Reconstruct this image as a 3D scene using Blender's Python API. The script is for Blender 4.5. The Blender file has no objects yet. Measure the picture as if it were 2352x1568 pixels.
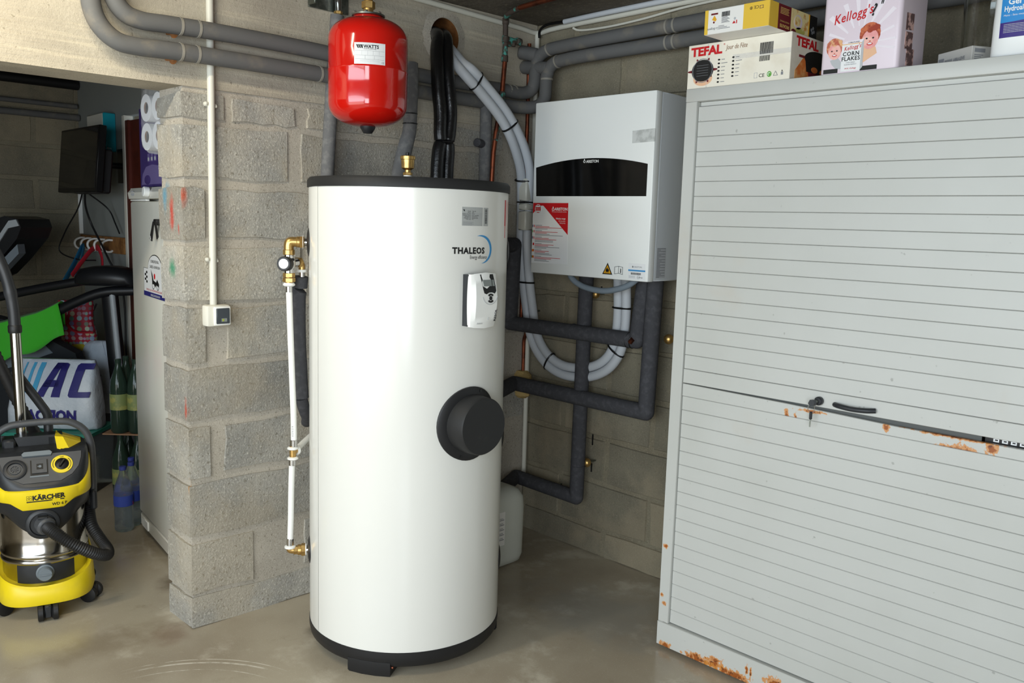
import bpy, bmesh, math, random
from mathutils import Vector, Matrix
random.seed(7)
SC = bpy.context.scene
COL = SC.collection
PI = math.pi
# ------------------------------------------------------------------ camera, world, lights, exposure
cam = bpy.data.cameras.new('camera'); cam.sensor_width = 36; cam.sensor_fit = 'HORIZONTAL'; cam.lens = 30.358
cam.clip_start = .02
camo = bpy.data.objects.new('camera', cam); COL.objects.link(camo)
camo.matrix_world = Matrix(((.69643, -.1172, .70799, 2.8966), (.71706, .07426, -.69305, -2.9397),
                            (.02865, .99033, .13576, 1.4903), (0, 0, 0, 1)))
SC.camera = camo
W = bpy.data.worlds.new('world'); SC.world = W; W.use_nodes = True
W.node_tree.nodes['Background'].inputs[0].default_value = (.80, .90, 1, 1)
W.node_tree.nodes['Background'].inputs[1].default_value = 1.0
def area(name, loc, target, sx, sy, power, color, spread=180):
    d = bpy.data.lights.new(name, 'AREA'); d.shape = 'RECTANGLE'; d.size = sx; d.size_y = sy
    d.energy = power; d.color = color; d.spread = math.radians(spread)
    o = bpy.data.objects.new(name, d); COL.objects.link(o); o.location = loc
    o.rotation_euler = (Vector(target) - Vector(loc)).to_track_quat('-Z', 'Y').to_euler()
    return o
# daylight entering through the open garage door behind the camera: sky from above, sunlit drive from below
area('daylight_sky', (1.9, -4.6, 1.70), (1.2, -1, .0), 3.3, 1.0, 82, (.76, .89, 1))
area('daylight_ground', (1.75, -4.6, .70), (1.0, -1, 1.7), 3.3, 1.0, 30, (1, .95, .85))
area('daylight_right', (4.3, -4.2, 1.3), (.8, -.2, .9), 1.0, 1.7, 58, (.86, .93, 1))
# fluorescent batten on the ceiling, just outside the picture at the upper left
tube = area('fluorescent_tube', (.62, -2.75, 2.345), (.25, -2.75, 1.9), .05, 1.2, 20, (1, .90, .70))
tube.rotation_euler = Matrix(((.75, 0, .66), (0, 1, 0), (-.66, 0, .75))).to_euler()
SC.view_settings.view_transform = 'Standard'; SC.view_settings.look = 'None'
SC.view_settings.gamma = 1; SC.view_settings.use_curve_mapping = False
SC.view_settings.exposure = 0.08
# ------------------------------------------------------------------ materials
def lin(h):
    if not isinstance(h, str): return tuple(h)[:3] + (1,)
    c = [int(h[i:i+2], 16) / 255 for i in (0, 2, 4)]
    return tuple((x / 12.92 if x <= .04045 else ((x + .055) / 1.055) ** 2.4) for x in c) + (1,)
class NT:
    def __init__(s, name):
        s.m = bpy.data.materials.new(name); s.m.use_nodes = True; s.t = s.m.node_tree
        s.b = s.t.nodes['Principled BSDF']; s.tc = s.t.nodes.new('ShaderNodeTexCoord').outputs['Object']
    def n(s, typ, **kw):
        nd = s.t.nodes.new('ShaderNode' + typ)
        for k, v in kw.items():
            if k.startswith('i_'):
                key = k[2:]; key = int(key) if key.isdigit() else key.replace('_', ' ')
                s.put(nd.inputs[key], v)
            else: setattr(nd, k, v)
        return nd
    def put(s, sock, v):
        if hasattr(v, 'is_linked') or isinstance(v, bpy.types.NodeSocket): s.t.links.new(v, sock)
        else: sock.default_value = v
    def noise(s, scale, detail=3, rough=.55, vec=None, sep=None):
        nd = s.n('TexNoise', i_Scale=scale, i_Detail=detail, i_Roughness=rough)
        v = vec or s.tc
        if sep:
            mp = s.n('Mapping', i_Vector=v, i_Scale=sep); v = mp.outputs[0]
        s.t.links.new(v, nd.inputs['Vector']); return nd.outputs['Fac']
    def ramp(s, f, lo, hi):
        return s.n('MapRange', i_0=f, i_1=lo, i_2=hi, interpolation_type='SMOOTHSTEP').outputs[0]
    def mix(s, f, a, b):
        nd = s.n('MixRGB'); s.put(nd.inputs[0], f)
        for k, v in ((1, a), (2, b)):
            s.put(nd.inputs[k], lin(v) if isinstance(v, (str, tuple)) else v)
        return nd.outputs[0]
    def math(s, op, a, b=0.0):
        nd = s.n('Math', operation=op); s.put(nd.inputs[0], a); s.put(nd.inputs[1], b); return nd.outputs[0]
    def blob(s, c, r, soft=.5, stretch=(1, 1, 1), wob=0.0, wobscale=30):
        v = s.n('VectorMath', operation='SUBTRACT', i_0=s.tc, i_1=c).outputs[0]
        v = s.n('VectorMath', operation='MULTIPLY', i_0=v, i_1=[1 / (r * q) for q in stretch]).outputs[0]
        d = s.n('VectorMath', operation='LENGTH', i_0=v).outputs['Value']
        if wob:
            d = s.math('ADD', d, s.math('MULTIPLY', s.math('SUBTRACT', s.noise(wobscale, 5), .5), wob))
        return s.ramp(d, 1.0, 1 - soft)
    def bump(s, h, strength, dist, prev=None):
        nd = s.n('Bump', i_Height=h, i_Strength=strength, i_Distance=dist)
        if prev is not None: s.t.links.new(prev, nd.inputs['Normal'])
        return nd.outputs[0]
    def fin(s, col=None, normal=None, rough=.5, metal=0, spec=.5):
        if col is not None: s.put(s.b.inputs['Base Color'], lin(col) if isinstance(col, (str, tuple)) else col)
        if normal is not None: s.t.links.new(normal, s.b.inputs['Normal'])
        s.put(s.b.inputs['Roughness'], rough); s.b.inputs['Metallic'].default_value = metal
        s.b.inputs['Specular IOR Level'].default_value = spec
        return s.m
def P(name, col, rough=.5, metal=0, spec=.5, var=None, bump=None, coat=0, trans=0, ior=1.45, sheen=0, alpha=1):
    s = NT(name); c = col; nrm = None
    if var: c = s.mix(s.ramp(s.noise(var[1], 5), var[2], var[3]), col, var[0])
    if bump: nrm = s.bump(s.noise(bump[0], 4, .65), bump[1], bump[2])
    s.fin(c, nrm, rough, metal, spec)
    s.b.inputs['Coat Weight'].default_value = coat
    s.b.inputs['Transmission Weight'].default_value = trans; s.b.inputs['IOR'].default_value = ior
    s.b.inputs['Sheen Weight'].default_value = sheen; s.b.inputs['Alpha'].default_value = alpha
    return s.m
def spray(s, c):
    for p, r, st, colr in (((-.145, -1.678, 1.55), .045, (.6, 1, 1.6), '5E93A8'), ((-.088, -1.678, 1.49), .045, (.6, 1, 1.9), 'C23A28'),
                           ((-.04, -1.678, 1.436), .016, (.6, 1, 1.5), 'C23A28'), ((-.098, -1.678, 1.30), .05, (.7, 1, 1), '2F8A66'),
                           ((-.012, -1.678, .81), .04, (.4, .5, 1.4), 'BE4A34'), ((-.002, -1.678, 1.55), .05, (.3, .4, 1), 'C2553A'),
                           ((-.004, -1.678, .535), .03, (.25, .4, 1.3), 'B07A35')):
        c = s.mix(s.math('MULTIPLY', s.blob(p, r, .95, st, .9, 45), .85), c, colr)
    return c
def masonry(name, c1, c2, c3, fine=190, strength=1.0, rnd=.28, sp=False, dist=.004):
    s = NT(name)
    base = s.mix(s.ramp(s.noise(5, 4), .3, .7), c1, c2)
    base = s.mix(s.math('MULTIPLY', s.ramp(s.noise(fine, 3, .7), .52, .7), .75), base, c3)
    base = s.mix(s.math('MULTIPLY', s.ramp(s.noise(fine * .6, 2, .6), .42, .3), .6), base, '6A6353')
    base = s.mix(s.math('MULTIPLY', s.ramp(s.noise(1.6, 5), .6, .75), .35), base, '8E7D5E')
    if rnd:
        base = s.mix(s.math('MULTIPLY', s.ramp(s.noise(2.2, 5, .6), .45, .62), .32), base, 'B3A386')
        r = s.n('ObjectInfo').outputs['Random']
        k = s.math('ADD', s.math('MULTIPLY', r, rnd), 1 - rnd * .6)
        base = s.n('VectorMath', operation='SCALE', i_0=base, i_Scale=k).outputs[0]
    if sp: base = spray(s, base)
    h = s.bump(s.noise(9, 3), .5 * strength, .012)
    h = s.bump(s.noise(fine * .4, 4, .7), .35 * strength, dist * 2, h)
    h = s.bump(s.noise(fine, 4, .7), .9 * strength, dist, h)
    return s.fin(base, h, .95, 0, .2)
M = {}
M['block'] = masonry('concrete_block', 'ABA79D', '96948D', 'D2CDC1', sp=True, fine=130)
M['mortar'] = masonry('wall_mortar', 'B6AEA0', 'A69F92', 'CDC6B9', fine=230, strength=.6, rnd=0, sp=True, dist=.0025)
M['block_b'] = masonry('concrete_block_brown_shaded', '87816F', '7A7464', '9C947F', fine=160, strength=.7, rnd=.18)  # grimy brown, with the back wall's dim light also put into the colour
M['mortar_b'] = masonry('wall_mortar_brown_shaded', '8C8571', '807865', 'A29983', fine=200, strength=.6, rnd=0)  # mortar darkened likewise: grime plus shade in the base colour
def beam_mat():
    s = NT('cast_concrete')
    b = s.mix(s.ramp(s.noise(3, 5), .3, .7), 'B8B09F', 'A09889')
    b = s.mix(s.math('MULTIPLY', s.ramp(s.noise(3, 5, .6, None, (1, .6, 14)), .5, .72), .5), b, 'CDC3AC')
    b = s.mix(s.math('MULTIPLY', s.ramp(s.noise(2, 5, .6, None, (1, .5, 10)), .38, .28), .5), b, '8A7F6A')
    b = s.mix(s.math('MULTIPLY', s.ramp(s.noise(75, 2, .5), .33, .25), .6), b, '6F6757')
    h = s.bump(s.noise(3, 5, .6, None, (1, .6, 16)), .5, .012)
    h = s.bump(s.noise(75, 3, .6), .6, .003, h)
    h = s.bump(s.noise(300, 2), .4, .0015, h)
    return s.fin(b, h, .93, 0, .2)
M['beam'] = beam_mat()
M['ceiling'] = masonry('ceiling_concrete', '6E675C', '5C564C', '857D6E', fine=60, strength=.6, rnd=0)
def floor_mat():
    s = NT('floor_concrete')
    b = s.mix(s.ramp(s.noise(1.1, 6), .35, .68), 'AFA591', '978B78')
    b = s.mix(s.math('MULTIPLY', s.ramp(s.noise(3.5, 6, .65), .52, .72), .7), b, 'CBC2B0')
    b = s.mix(s.math('MULTIPLY', s.ramp(s.noise(6, 6, .7), .58, .75), .55), b, '867B66')
    b = s.mix(s.math('MULTIPLY', s.ramp(s.noise(260, 2), .62, .75), .5), b, 'D8D0C0')
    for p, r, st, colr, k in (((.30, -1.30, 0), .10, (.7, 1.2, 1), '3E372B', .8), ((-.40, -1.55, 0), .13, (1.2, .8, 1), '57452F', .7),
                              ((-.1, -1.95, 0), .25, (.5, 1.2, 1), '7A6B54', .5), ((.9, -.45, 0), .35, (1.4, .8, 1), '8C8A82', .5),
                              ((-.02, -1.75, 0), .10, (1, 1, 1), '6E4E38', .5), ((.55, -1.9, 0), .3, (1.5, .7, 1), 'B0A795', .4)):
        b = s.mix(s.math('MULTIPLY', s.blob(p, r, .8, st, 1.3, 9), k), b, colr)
    # chalky drag marks left by something swung across the floor
    v = s.n('VectorMath', operation='SUBTRACT', i_0=s.tc, i_1=(.62, -2.05, 0)).outputs[0]
    d = s.n('VectorMath', operation='LENGTH', i_0=v).outputs['Value']
    y = s.n('SeparateXYZ', i_0=v).outputs
    for R0, w in ((.475, .006), (.497, .003), (.43, .003)):
        m = s.ramp(s.math('ABSOLUTE', s.math('SUBTRACT', d, R0)), w, w * .4)
        m = s.math('MULTIPLY', m, s.ramp(y['Y'], .05, .22)); m = s.math('MULTIPLY', m, s.ramp(y['X'], -.12, -.25))
        m = s.math('MULTIPLY', m, s.ramp(s.noise(22, 4), .35, .6))
        b = s.mix(s.math('MULTIPLY', m, .8), b, 'DAD3C4')
    h = s.bump(s.noise(4, 5), .15, .01); h = s.bump(s.noise(240, 3), .25, .001, h)
    return s.fin(b, h, s.ramp(s.noise(5, 4), .2, 1.6), 0, .35)
M['floor'] = floor_mat()
M['white_tank'] = P('white_coated_steel', 'E0DFD8', .2, 0, .5)
M['black_plastic'] = P('black_plastic', '232324', .45, 0, .4, bump=(300, .15, .0005))
M['dark_lid'] = P('charcoal_plastic', '272727', .55, 0, .35, var=('3C3B38', 9, .62, .8), bump=(200, .1, .0005))
M['black'] = P('deep_black', '0C0C0D', .4)
M['black_gloss'] = P('black_gloss', '0B0B0B', .08, 0, .6)
M['red_paint'] = P('red_enamel', 'C4150C', .13, 0, .5, coat=.6)
M['red'] = P('red_print', 'C2141C', .5)
M['white'] = P('white_plastic', 'EDEDE8', .35)
M['ivory'] = P('ivory_plastic', 'DCD9CC', .4)
M['white_unit'] = P('white_painted_metal', 'E6E8E4', .3)
M['grey_unit'] = P('pale_grey_metal', 'C6CACC', .35)
M['paper'] = P('paper_white', 'E4E5E4', .5)
M['label_grey'] = P('label_silver_grey', 'A9ABA8', .4)
M['ink'] = P('ink_black', '151515', .5)
M['ink_grey'] = P('ink_grey', '7D7F82', .6)
M['ink_pale'] = P('ink_pale_grey', 'B4B6B8', .6)
M['blue'] = P('blue_print', '3F8EC4', .5)
M['navy'] = P('navy_print', '26236E', .5)
M['brass'] = P('brass', 'CDA968', .34, .9, .5, var=('B8935A', 60, .4, .7))
M['chrome'] = P('chrome_steel', 'C9C9C9', .14, 1)
M['steel'] = P('galvanised_steel', '9BA19C', .38, 1, var=('7E857F', 30, .4, .6))
M['copper'] = P('copper_pipe', '8A4B33', .42, .85, var=('5B3528', 14, .45, .65))
M['patina'] = P('copper_verdigris', '4A4038', .75, .2, var=('4FA396', 26, .52, .62))
M['foam'] = P('grey_foam_lagging', '696969', .9, 0, .15, var=('7A7977', 40, .45, .7), bump=(420, .6, .0015))
M['foam_pvc'] = P('grey_smooth_lagging', '636362', .65, 0, .2, var=('78736A', 12, .5, .75), bump=(260, .35, .0008))
M['foam_dark'] = P('charcoal_foam_lagging', '47474A', .9, 0, .15, var=('525255', 50, .45, .7), bump=(420, .6, .0015))
M['foam_black'] = P('black_elastomer', '131314', .3, 0, .5, bump=(28, .5, .004))
M['foam_white'] = P('white_pvc_lagging', 'C2C6CA', .5, 0, .3, bump=(14, .2, .003))
M['cond'] = P('conduit_white', 'CFCDC0', .4)
M['hose_grey'] = P('grey_hose', '7C8790', .45)
M['pu_foam'] = P('expanding_foam', 'B59A63', .9, bump=(60, 1, .008))
M['earthen'] = P('brown_duct', '8A5A30', .6, var=('5C3B20', 14, .4, .7))
M['tape'] = P('light_tape', '8C887E', .6)
def cab_mat(name, spots, k=1.0):
    s = NT(name)
    b = s.mix(s.ramp(s.noise(1.4, 4), .35, .7), 'BFC0BB', 'B8B9B3')
    b = s.mix(s.math('MULTIPLY', s.ramp(s.noise(2.2, 5, .6), .6, .75), .22), b, 'B9A58C')
    b = s.mix(s.math('MULTIPLY', s.ramp(s.noise(42, 2, .5), .72, .78), .6), b, '8C8C86')
    for p, r, st in [((q[0] - 1.8, q[1] + .27, q[2]), r_, st_) for q, r_, st_ in spots]:
        m = s.blob(p, r, .85, st, 2.0, 75)
        b = s.mix(s.math('MULTIPLY', s.ramp(m, .08, .35), .85), b, 'C98438')
        b = s.mix(s.ramp(m, .6, .95), b, '96511F')
        b = s.mix(s.math('MULTIPLY', s.math('MULTIPLY', s.ramp(m, .4, .8), s.ramp(s.noise(120, 3), .55, .65)), .8), b, '4A2A1C')
    return s.fin(b, s.bump(s.noise(300, 2), .05, .0005), .42, 0, .45)
M['cab'] = cab_mat('cabinet_grey_paint', [])
M['cab_top_rail'] = cab_mat('cabinet_paint_meeting_rail', [((1.62, -.49, .925), .03, (.4, 1, 1)), ((1.65, -.49, .922), .02, (.4, 1, 1)),
    ((1.77, -.49, .91), .02, (.5, 1, .5)), ((1.80, -.49, .906), .025, (1.1, 1, .5)), ((1.70, -.49, .95), .02, (3, 1, .4)), ((1.925, -.49, .945), .016, (.8, 1, .8)),
    ((2.12, -.49, .915), .05, (1.4, 1, .55)), ((2.18, -.49, .903), .05, (3.2, 1, .25)), ((2.1, -.49, .955), .05, (3, 1, .18)), ((2.2, -.49, .94), .03, (.8, 1, .8)), ((2.3, -.49, .905), .05, (2, 1, .3))])
M['cab_base'] = cab_mat('cabinet_paint_base_rail', [((1.23, -.5, .02), .03, (1.2, 1, .5)), ((1.36, -.5, .02), .05, (1.5, 1, .5)), ((1.43, -.5, .03), .05, (1, 1, .6)), ((1.5, -.5, .02), .06, (1.6, 1, .4)),
    ((1.55, -.5, .06), .02, (.4, 1, 1.1)), ((1.565, -.5, .055), .02, (.3, 1, 1)), ((1.65, -.5, .05), .05, (1, 1, .6)), ((1.8, -.5, .02), .08, (1.5, 1, .4))])
M['cab_stile'] = cab_mat('cabinet_paint_stile', [((1.205, -.5, .38), .012, (1, 1, 1)), ((1.21, -.5, .17), .012, (1, 1, 1)), ((1.2, -.5, .2), .01, (1, 1, 1))])
M['hole'] = P('gap_shade_grey', '5E605E', .9)  # grey stands for the cabinet's dim inside, seen through the shutter gap
M['yellow'] = P('vacuum_yellow', 'E8CE1E', .38, var=('DCC22A', 8, .5, .7))
M['vac_black'] = P('vacuum_black', '26282B', .42, var=('34363A', 10, .5, .8))
M['vac_grey'] = P('vacuum_dark_grey', '45474A', .45, var=('57585A', 12, .55, .8))
M['vac_slate'] = P('vacuum_slate', '6D767C', .45)
M['chrome_tub'] = P('polished_steel_tub', 'BDBAB4', .16, 1, var=('A39F97', 6, .45, .7))
M['rubber'] = P('black_rubber', '1A1A1B', .5)
M['fridge'] = P('fridge_white', 'D6D4C8', .35, var=('DACFC6', 3, .5, .75))
M['purple'] = P('purple_card', '3A2C66', .5, var=('4B3A7A', 6, .5, .75))
M['lilac'] = P('lilac_print', '6F6294', .5)
M['film'] = P('clear_wrap', 'E8E8E8', .18, 0, .5, bump=(40, .6, .01), alpha=.22)
M['tissue'] = P('tissue_white', 'DADADA', .9)
M['card_brown'] = P('cardboard_tube', '8A6A50', .8)
M['turquoise'] = P('turquoise_plastic', '17A0B2', .4)
M['wood'] = P('pine_wood', '9A6B3A', .6, var=('7A5028', 25, .4, .65))
M['redwood'] = P('red_brown_wood', '5A2418', .5, var=('451A12', 10, .4, .7))
M['partition'] = P('grey_board', '8F938F', .8)
M['green_cloth'] = P('green_microfibre', '48C234', .95, 0, .1, bump=(500, .8, .003), sheen=.3)
M['bag_white'] = P('woven_bag', 'C9D2DC', .5, var=('B6C2CF', 5, .4, .7), bump=(14, .7, .012))
M['sky'] = P('sky_blue_print', '4AA3CE', .5)
M['cloth_blue'] = P('blue_ribbon', '2B86B4', .7)
M['cloth_red'] = P('red_ribbon', 'B82030', .7)
def checks():
    s = NT('red_checked_bag'); br = s.n('TexVoronoi', i_Scale=34.0, i_Randomness=.15); s.t.links.new(s.tc, br.inputs['Vector'])
    hue = s.n('HueSaturation', i_Color=br.outputs['Color'], i_Saturation=.55, i_Value=.6).outputs[0]
    c = s.mix(s.ramp(br.outputs['Distance'], .55, .42), 'A81E34', hue)
    return s.fin(c, None, .6)
M['checks'] = checks()
M['yellow_dull'] = P('dull_yellow_bag', 'B0A020', .6, bump=(25, .8, .01))
M['pet_green'] = P('green_pet', '35493E', .1, 0, .5, trans=.5, ior=1.35)
M['pet_label'] = P('green_label', '6F7C4C', .5, var=('8E8E50', 20, .5, .6))
M['pet_clear'] = P('clear_pet', 'DCE4E6', .06, 0, .5, trans=.93, ior=1.15, bump=(60, .5, .004))
M['cap_blue'] = P('blue_cap', '34408C', .4)
M['lab_blue'] = P('bottle_label_blue', '3348A0', .5, var=('C84A50', 50, .66, .7))
M['jerry'] = P('white_jerrycan', 'C9CBC0', .45, 0, .4)
M['treadmill'] = P('treadmill_black', '17181B', .4, bump=(200, .1, .0005))
M['tm_grey'] = P('treadmill_grey', '6E7880', .5)
M['tm_silver'] = P('treadmill_silver', 'A0A6AA', .4)
M['belt'] = P('treadmill_belt', '23272B', .8)
M['teal'] = P('teal_plastic', '2E8070', .4)
M['box_white'] = P('cream_carton', 'E6E0D0', .45, var=('DAD2BF', 8, .5, .75), coat=.25)
M['carton_white'] = P('white_carton', 'E6E4DE', .45)
M['carton_yellow'] = P('yellow_carton', 'E0B93E', .45)
M['maroon'] = P('maroon_print', '6A1A22', .5)
M['orange'] = P('orange_print', 'D07030', .5, var=('E8B070', 30, .4, .7))
M['cream'] = P('cheese_print', 'E6D59A', .5, var=('C98A3A', 35, .5, .65))
M['salad'] = P('salad_print', 'B8B45A', .5, var=('D8D0A0', 40, .45, .6))
M['peach'] = P('peach_print', 'E2B490', .5)
M['green_logo'] = P('green_print', '5AA03A', .5)
M['gold_text'] = P('gold_print', 'E0C070', .5)
M['tin'] = P('pale_pink_tin', 'D9CBD3', .32, 0, .5)
M['tin_ray'] = P('tin_ray_print', 'E6DEE4', .32)
M['skin'] = P('printed_skin', 'E39A98', .4, var=('EDB8AC', 40, .4, .6))
M['hair'] = P('printed_hair', '9A3A24', .4, var=('C46A44', 60, .45, .6))
M['hair2'] = P('printed_blond_hair', 'B8604A', .4, var=('E0B080', 60, .45, .6))
M['photo'] = P('printed_photos', '6A5050', .4, var=('D8B0A8', 45, .48, .56))
M['gel_white'] = P('gel_bottle_white', 'E4E6E4', .35)
M['gel_blue'] = P('gel_label_blue', '2A86C8', .4)
M['gel_violet'] = P('gel_label_violet', '3A2A78', .4)
M['glass'] = P('clear_glass', 'F2F4F2', .03, 0, .5, trans=1, ior=1.45)
M['grey_carton'] = P('grey_carton', 'B4B2AC', .6)
M['lcd'] = P('lcd_grey', '7E8480', .2)
M['lens'] = P('grey_lens', '3A4148', .3)
M['dark_switch'] = P('switch_charcoal', '3A4046', .4)
M['neon'] = P('neon_window', '9AA83C', .4)
M['warn'] = P('warning_amber', 'E0A41E', .5)
M['grey_board2'] = P('pale_board', '9A9C98', .6)
M['dust'] = P('dusty_grey_film', 'AEB0AC', .6, var=('C8CAC6', 30, .4, .6))
# ------------------------------------------------------------------ mesh builder
class Fr:                                   # a flat frame on a face: origin, right, up; normal points out
    def __init__(s, o, r, u):
        s.o = Vector(o); s.r = Vector(r).normalized(); s.u = Vector(u).normalized(); s.n = s.r.cross(s.u)
    def p(s, a, b, h=0): return s.o + s.r * a + s.u * b + s.n * h
class MB:
    def __init__(s): s.v = []; s.f = []; s.mi = []; s.mats = []
    def m_(s, m):
        m = M[m] if isinstance(m, str) else m
        if m not in s.mats: s.mats.append(m)
        return s.mats.index(m)
    def add(s, vs, fs, m, T=None):
        k = len(s.v); i = s.m_(m)
        for v in vs: s.v.append(Vector(v) if T is None else T @ Vector(v))
        for f in fs: s.f.append([k + j for j in f]); s.mi.append(i)
        return s
    def box(s, lo, hi, m, bev=0, T=None, seg=1):
        x0, y0, z0 = lo; x1, y1, z1 = hi
        bm = bmesh.new()
        vs = [bm.verts.new(p) for p in ((x0,y0,z0),(x1,y0,z0),(x1,y1,z0),(x0,y1,z0),(x0,y0,z1),(x1,y0,z1),(x1,y1,z1),(x0,y1,z1))]
        for f in ((0,3,2,1),(4,5,6,7),(0,1,5,4),(1,2,6,5),(2,3,7,6),(3,0,4,7)): bm.faces.new([vs[i] for i in f])
        if bev: bmesh.ops.bevel(bm, geom=bm.edges[:], offset=bev, segments=seg, affect='EDGES', profile=.5)
        bm.verts.index_update()
        s.add([v.co.copy() for v in bm.verts], [[v.index for v in f.verts] for f in bm.faces], m, T); bm.free(); return s
    def lathe(s, prof, o, m, axis=(0, 0, 1), n=32, a0=0, a1=2 * PI, T=None, cap=True):
        ax = Vector(axis).normalized(); t = Vector((1, 0, 0)) if abs(ax.x) < .9 else Vector((0, 1, 0))
        if ax == Vector((0, 0, 1)): e1, e2 = Vector((1, 0, 0)), Vector((0, 1, 0))
        else: e1 = (t - ax * t.dot(ax)).normalized(); e2 = ax.cross(e1)
        full = abs(a1 - a0 - 2 * PI) < 1e-6; cnt = n if full else n + 1
        vs = []; fs = []; o = Vector(o)
        for r, z in prof:
            for i in range(cnt):
                a = a0 + (a1 - a0) * i / n
                vs.append(o + ax * z + (e1 * math.cos(a) + e2 * math.sin(a)) * r)
        for j in range(len(prof) - 1):
            for i in range(n):
                b = (i + 1) % cnt
                fs.append([j * cnt + i, j * cnt + b, (j + 1) * cnt + b, (j + 1) * cnt + i])
        if full and cap:
            if prof[0][0] > 1e-6: fs.append(list(range(cnt))[::-1])
            if prof[-1][0] > 1e-6: fs.append([(len(prof) - 1) * cnt + i for i in range(cnt)])
        return s.add(vs, fs, m, T)
    def cyl(s, p0, p1, r, m, n=20, r1=None, bev=0, T=None):
        p0 = Vector(p0); d = Vector(p1) - p0; L = d.length; r1 = r if r1 is None else r1
        pr = [(r, 0), (r1, L)] if not bev else [(r - bev, 0), (r, bev), (r1, L - bev), (r1 - bev, L)]
        return s.lathe(pr, p0, m, d, n, T=T)
    def tube(s, path, r, m, n=14, sub=8, rf=None, T=None, flat=1.0):
        ps = [Vector(p) for p in path]
        if sub > 1 and len(ps) > 2:
            q = []
            for i in range(len(ps) - 1):
                a = ps[max(i - 1, 0)]; b = ps[i]; c = ps[i + 1]; d = ps[min(i + 2, len(ps) - 1)]
                t0 = 0; t1 = max((b - a).length, 1e-5) ** .5; t2 = t1 + (c - b).length ** .5; t3 = t2 + max((d - c).length, 1e-5) ** .5
                if i == 0: a = b - (c - b); t0 = t1 - (c - b).length ** .5
                if i == len(ps) - 2: d = c + (c - b); t3 = t2 + (c - b).length ** .5
                for k in range(sub):
                    t = t1 + (t2 - t1) * k / sub
                    A1 = a * ((t1 - t) / (t1 - t0)) + b * ((t - t0) / (t1 - t0)); A2 = b * ((t2 - t) / (t2 - t1)) + c * ((t - t1) / (t2 - t1)); A3 = c * ((t3 - t) / (t3 - t2)) + d * ((t - t2) / (t3 - t2))
                    B1 = A1 * ((t2 - t) / (t2 - t0)) + A2 * ((t - t0) / (t2 - t0)); B2 = A2 * ((t3 - t) / (t3 - t1)) + A3 * ((t - t1) / (t3 - t1))
                    q.append(B1 * ((t2 - t) / (t2 - t1)) + B2 * ((t - t1) / (t2 - t1)))
            q.append(ps[-1]); ps = q
        tan = [(ps[min(i + 1, len(ps) - 1)] - ps[max(i - 1, 0)]).normalized() for i in range(len(ps))]
        up = Vector((0, 0, 1)) if abs(tan[0].z) < .9 else Vector((1, 0, 0))
        e = (up - tan[0] * up.dot(tan[0])).normalized()
        vs = []; fs = []; N = len(ps)
        for i, p in enumerate(ps):
            e = (e - tan[i] * e.dot(tan[i])).normalized(); g = tan[i].cross(e); rr = rf(i / (N - 1), i) if rf else r
            for k in range(n):
                a = 2 * PI * k / n; vs.append(p + (e * math.cos(a) + g * math.sin(a) * flat) * rr)
        for i in range(N - 1):
            for k in range(n):
                b = (k + 1) % n; fs.append([i * n + k, i * n + b, (i + 1) * n + b, (i + 1) * n + k])
        fs.append(list(range(n))[::-1]); fs.append([(N - 1) * n + k for k in range(n)])
        return s.add(vs, fs, m, T)
    def prism(s, pts, fr, h0, h1, m, T=None):
        n = len(pts); vs = [fr.p(a, b, h0) for a, b in pts] + [fr.p(a, b, h1) for a, b in pts]
        ar = sum(pts[i][0] * pts[(i + 1) % n][1] - pts[(i + 1) % n][0] * pts[i][1] for i in range(n))
        o = list(range(n)) if ar > 0 else list(range(n))[::-1]
        fs = [[n + i for i in o], o[::-1]] + [[o[i], o[(i + 1) % n], n + o[(i + 1) % n], n + o[i]] for i in range(n)]
        return s.add(vs, fs, m, T)
    def rect(s, fr, a0, b0, a1, b1, m, h=.0008, h0=0, T=None):
        return s.prism([(a0, b0), (a1, b0), (a1, b1), (a0, b1)], fr, h0, h, m, T)
    def ell(s, fr, a, b, ra, rb, m, h=.001, h0=0, n=20, rot=0, T=None):
        c, q = math.cos(rot), math.sin(rot)
        return s.prism([(a + ra * math.cos(2 * PI * i / n) * c - rb * math.sin(2 * PI * i / n) * q, b + ra * math.cos(2 * PI * i / n) * q + rb * math.sin(2 * PI * i / n) * c) for i in range(n)], fr, h0, h, m, T)
    def ring(s, fr, a, b, r0, r1, m, h=.001, n=28, t0=0, t1=2 * PI, T=None):
        pts = [(t0 + (t1 - t0) * i / n) for i in range(n + 1)]
        for i in range(n):
            p, q = pts[i], pts[i + 1]
            s.prism([(a + r0 * math.cos(p), b + r0 * math.sin(p)), (a + r1 * math.cos(p), b + r1 * math.sin(p)), (a + r1 * math.cos(q), b + r1 * math.sin(q)), (a + r0 * math.cos(q), b + r0 * math.sin(q))], fr, 0, h, m, T)
        return s
    def loft(s, rings, m, cap=True, T=None):
        n = len(rings[0]); vs = [p for r in rings for p in r]; fs = []
        for j in range(len(rings) - 1):
            for i in range(n):
                b = (i + 1) % n; fs.append([j * n + i, j * n + b, (j + 1) * n + b, (j + 1) * n + i])
        if cap: fs.append(list(range(n))[::-1]); fs.append([(len(rings) - 1) * n + i for i in range(n)])
        return s.add(vs, fs, m, T)
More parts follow.
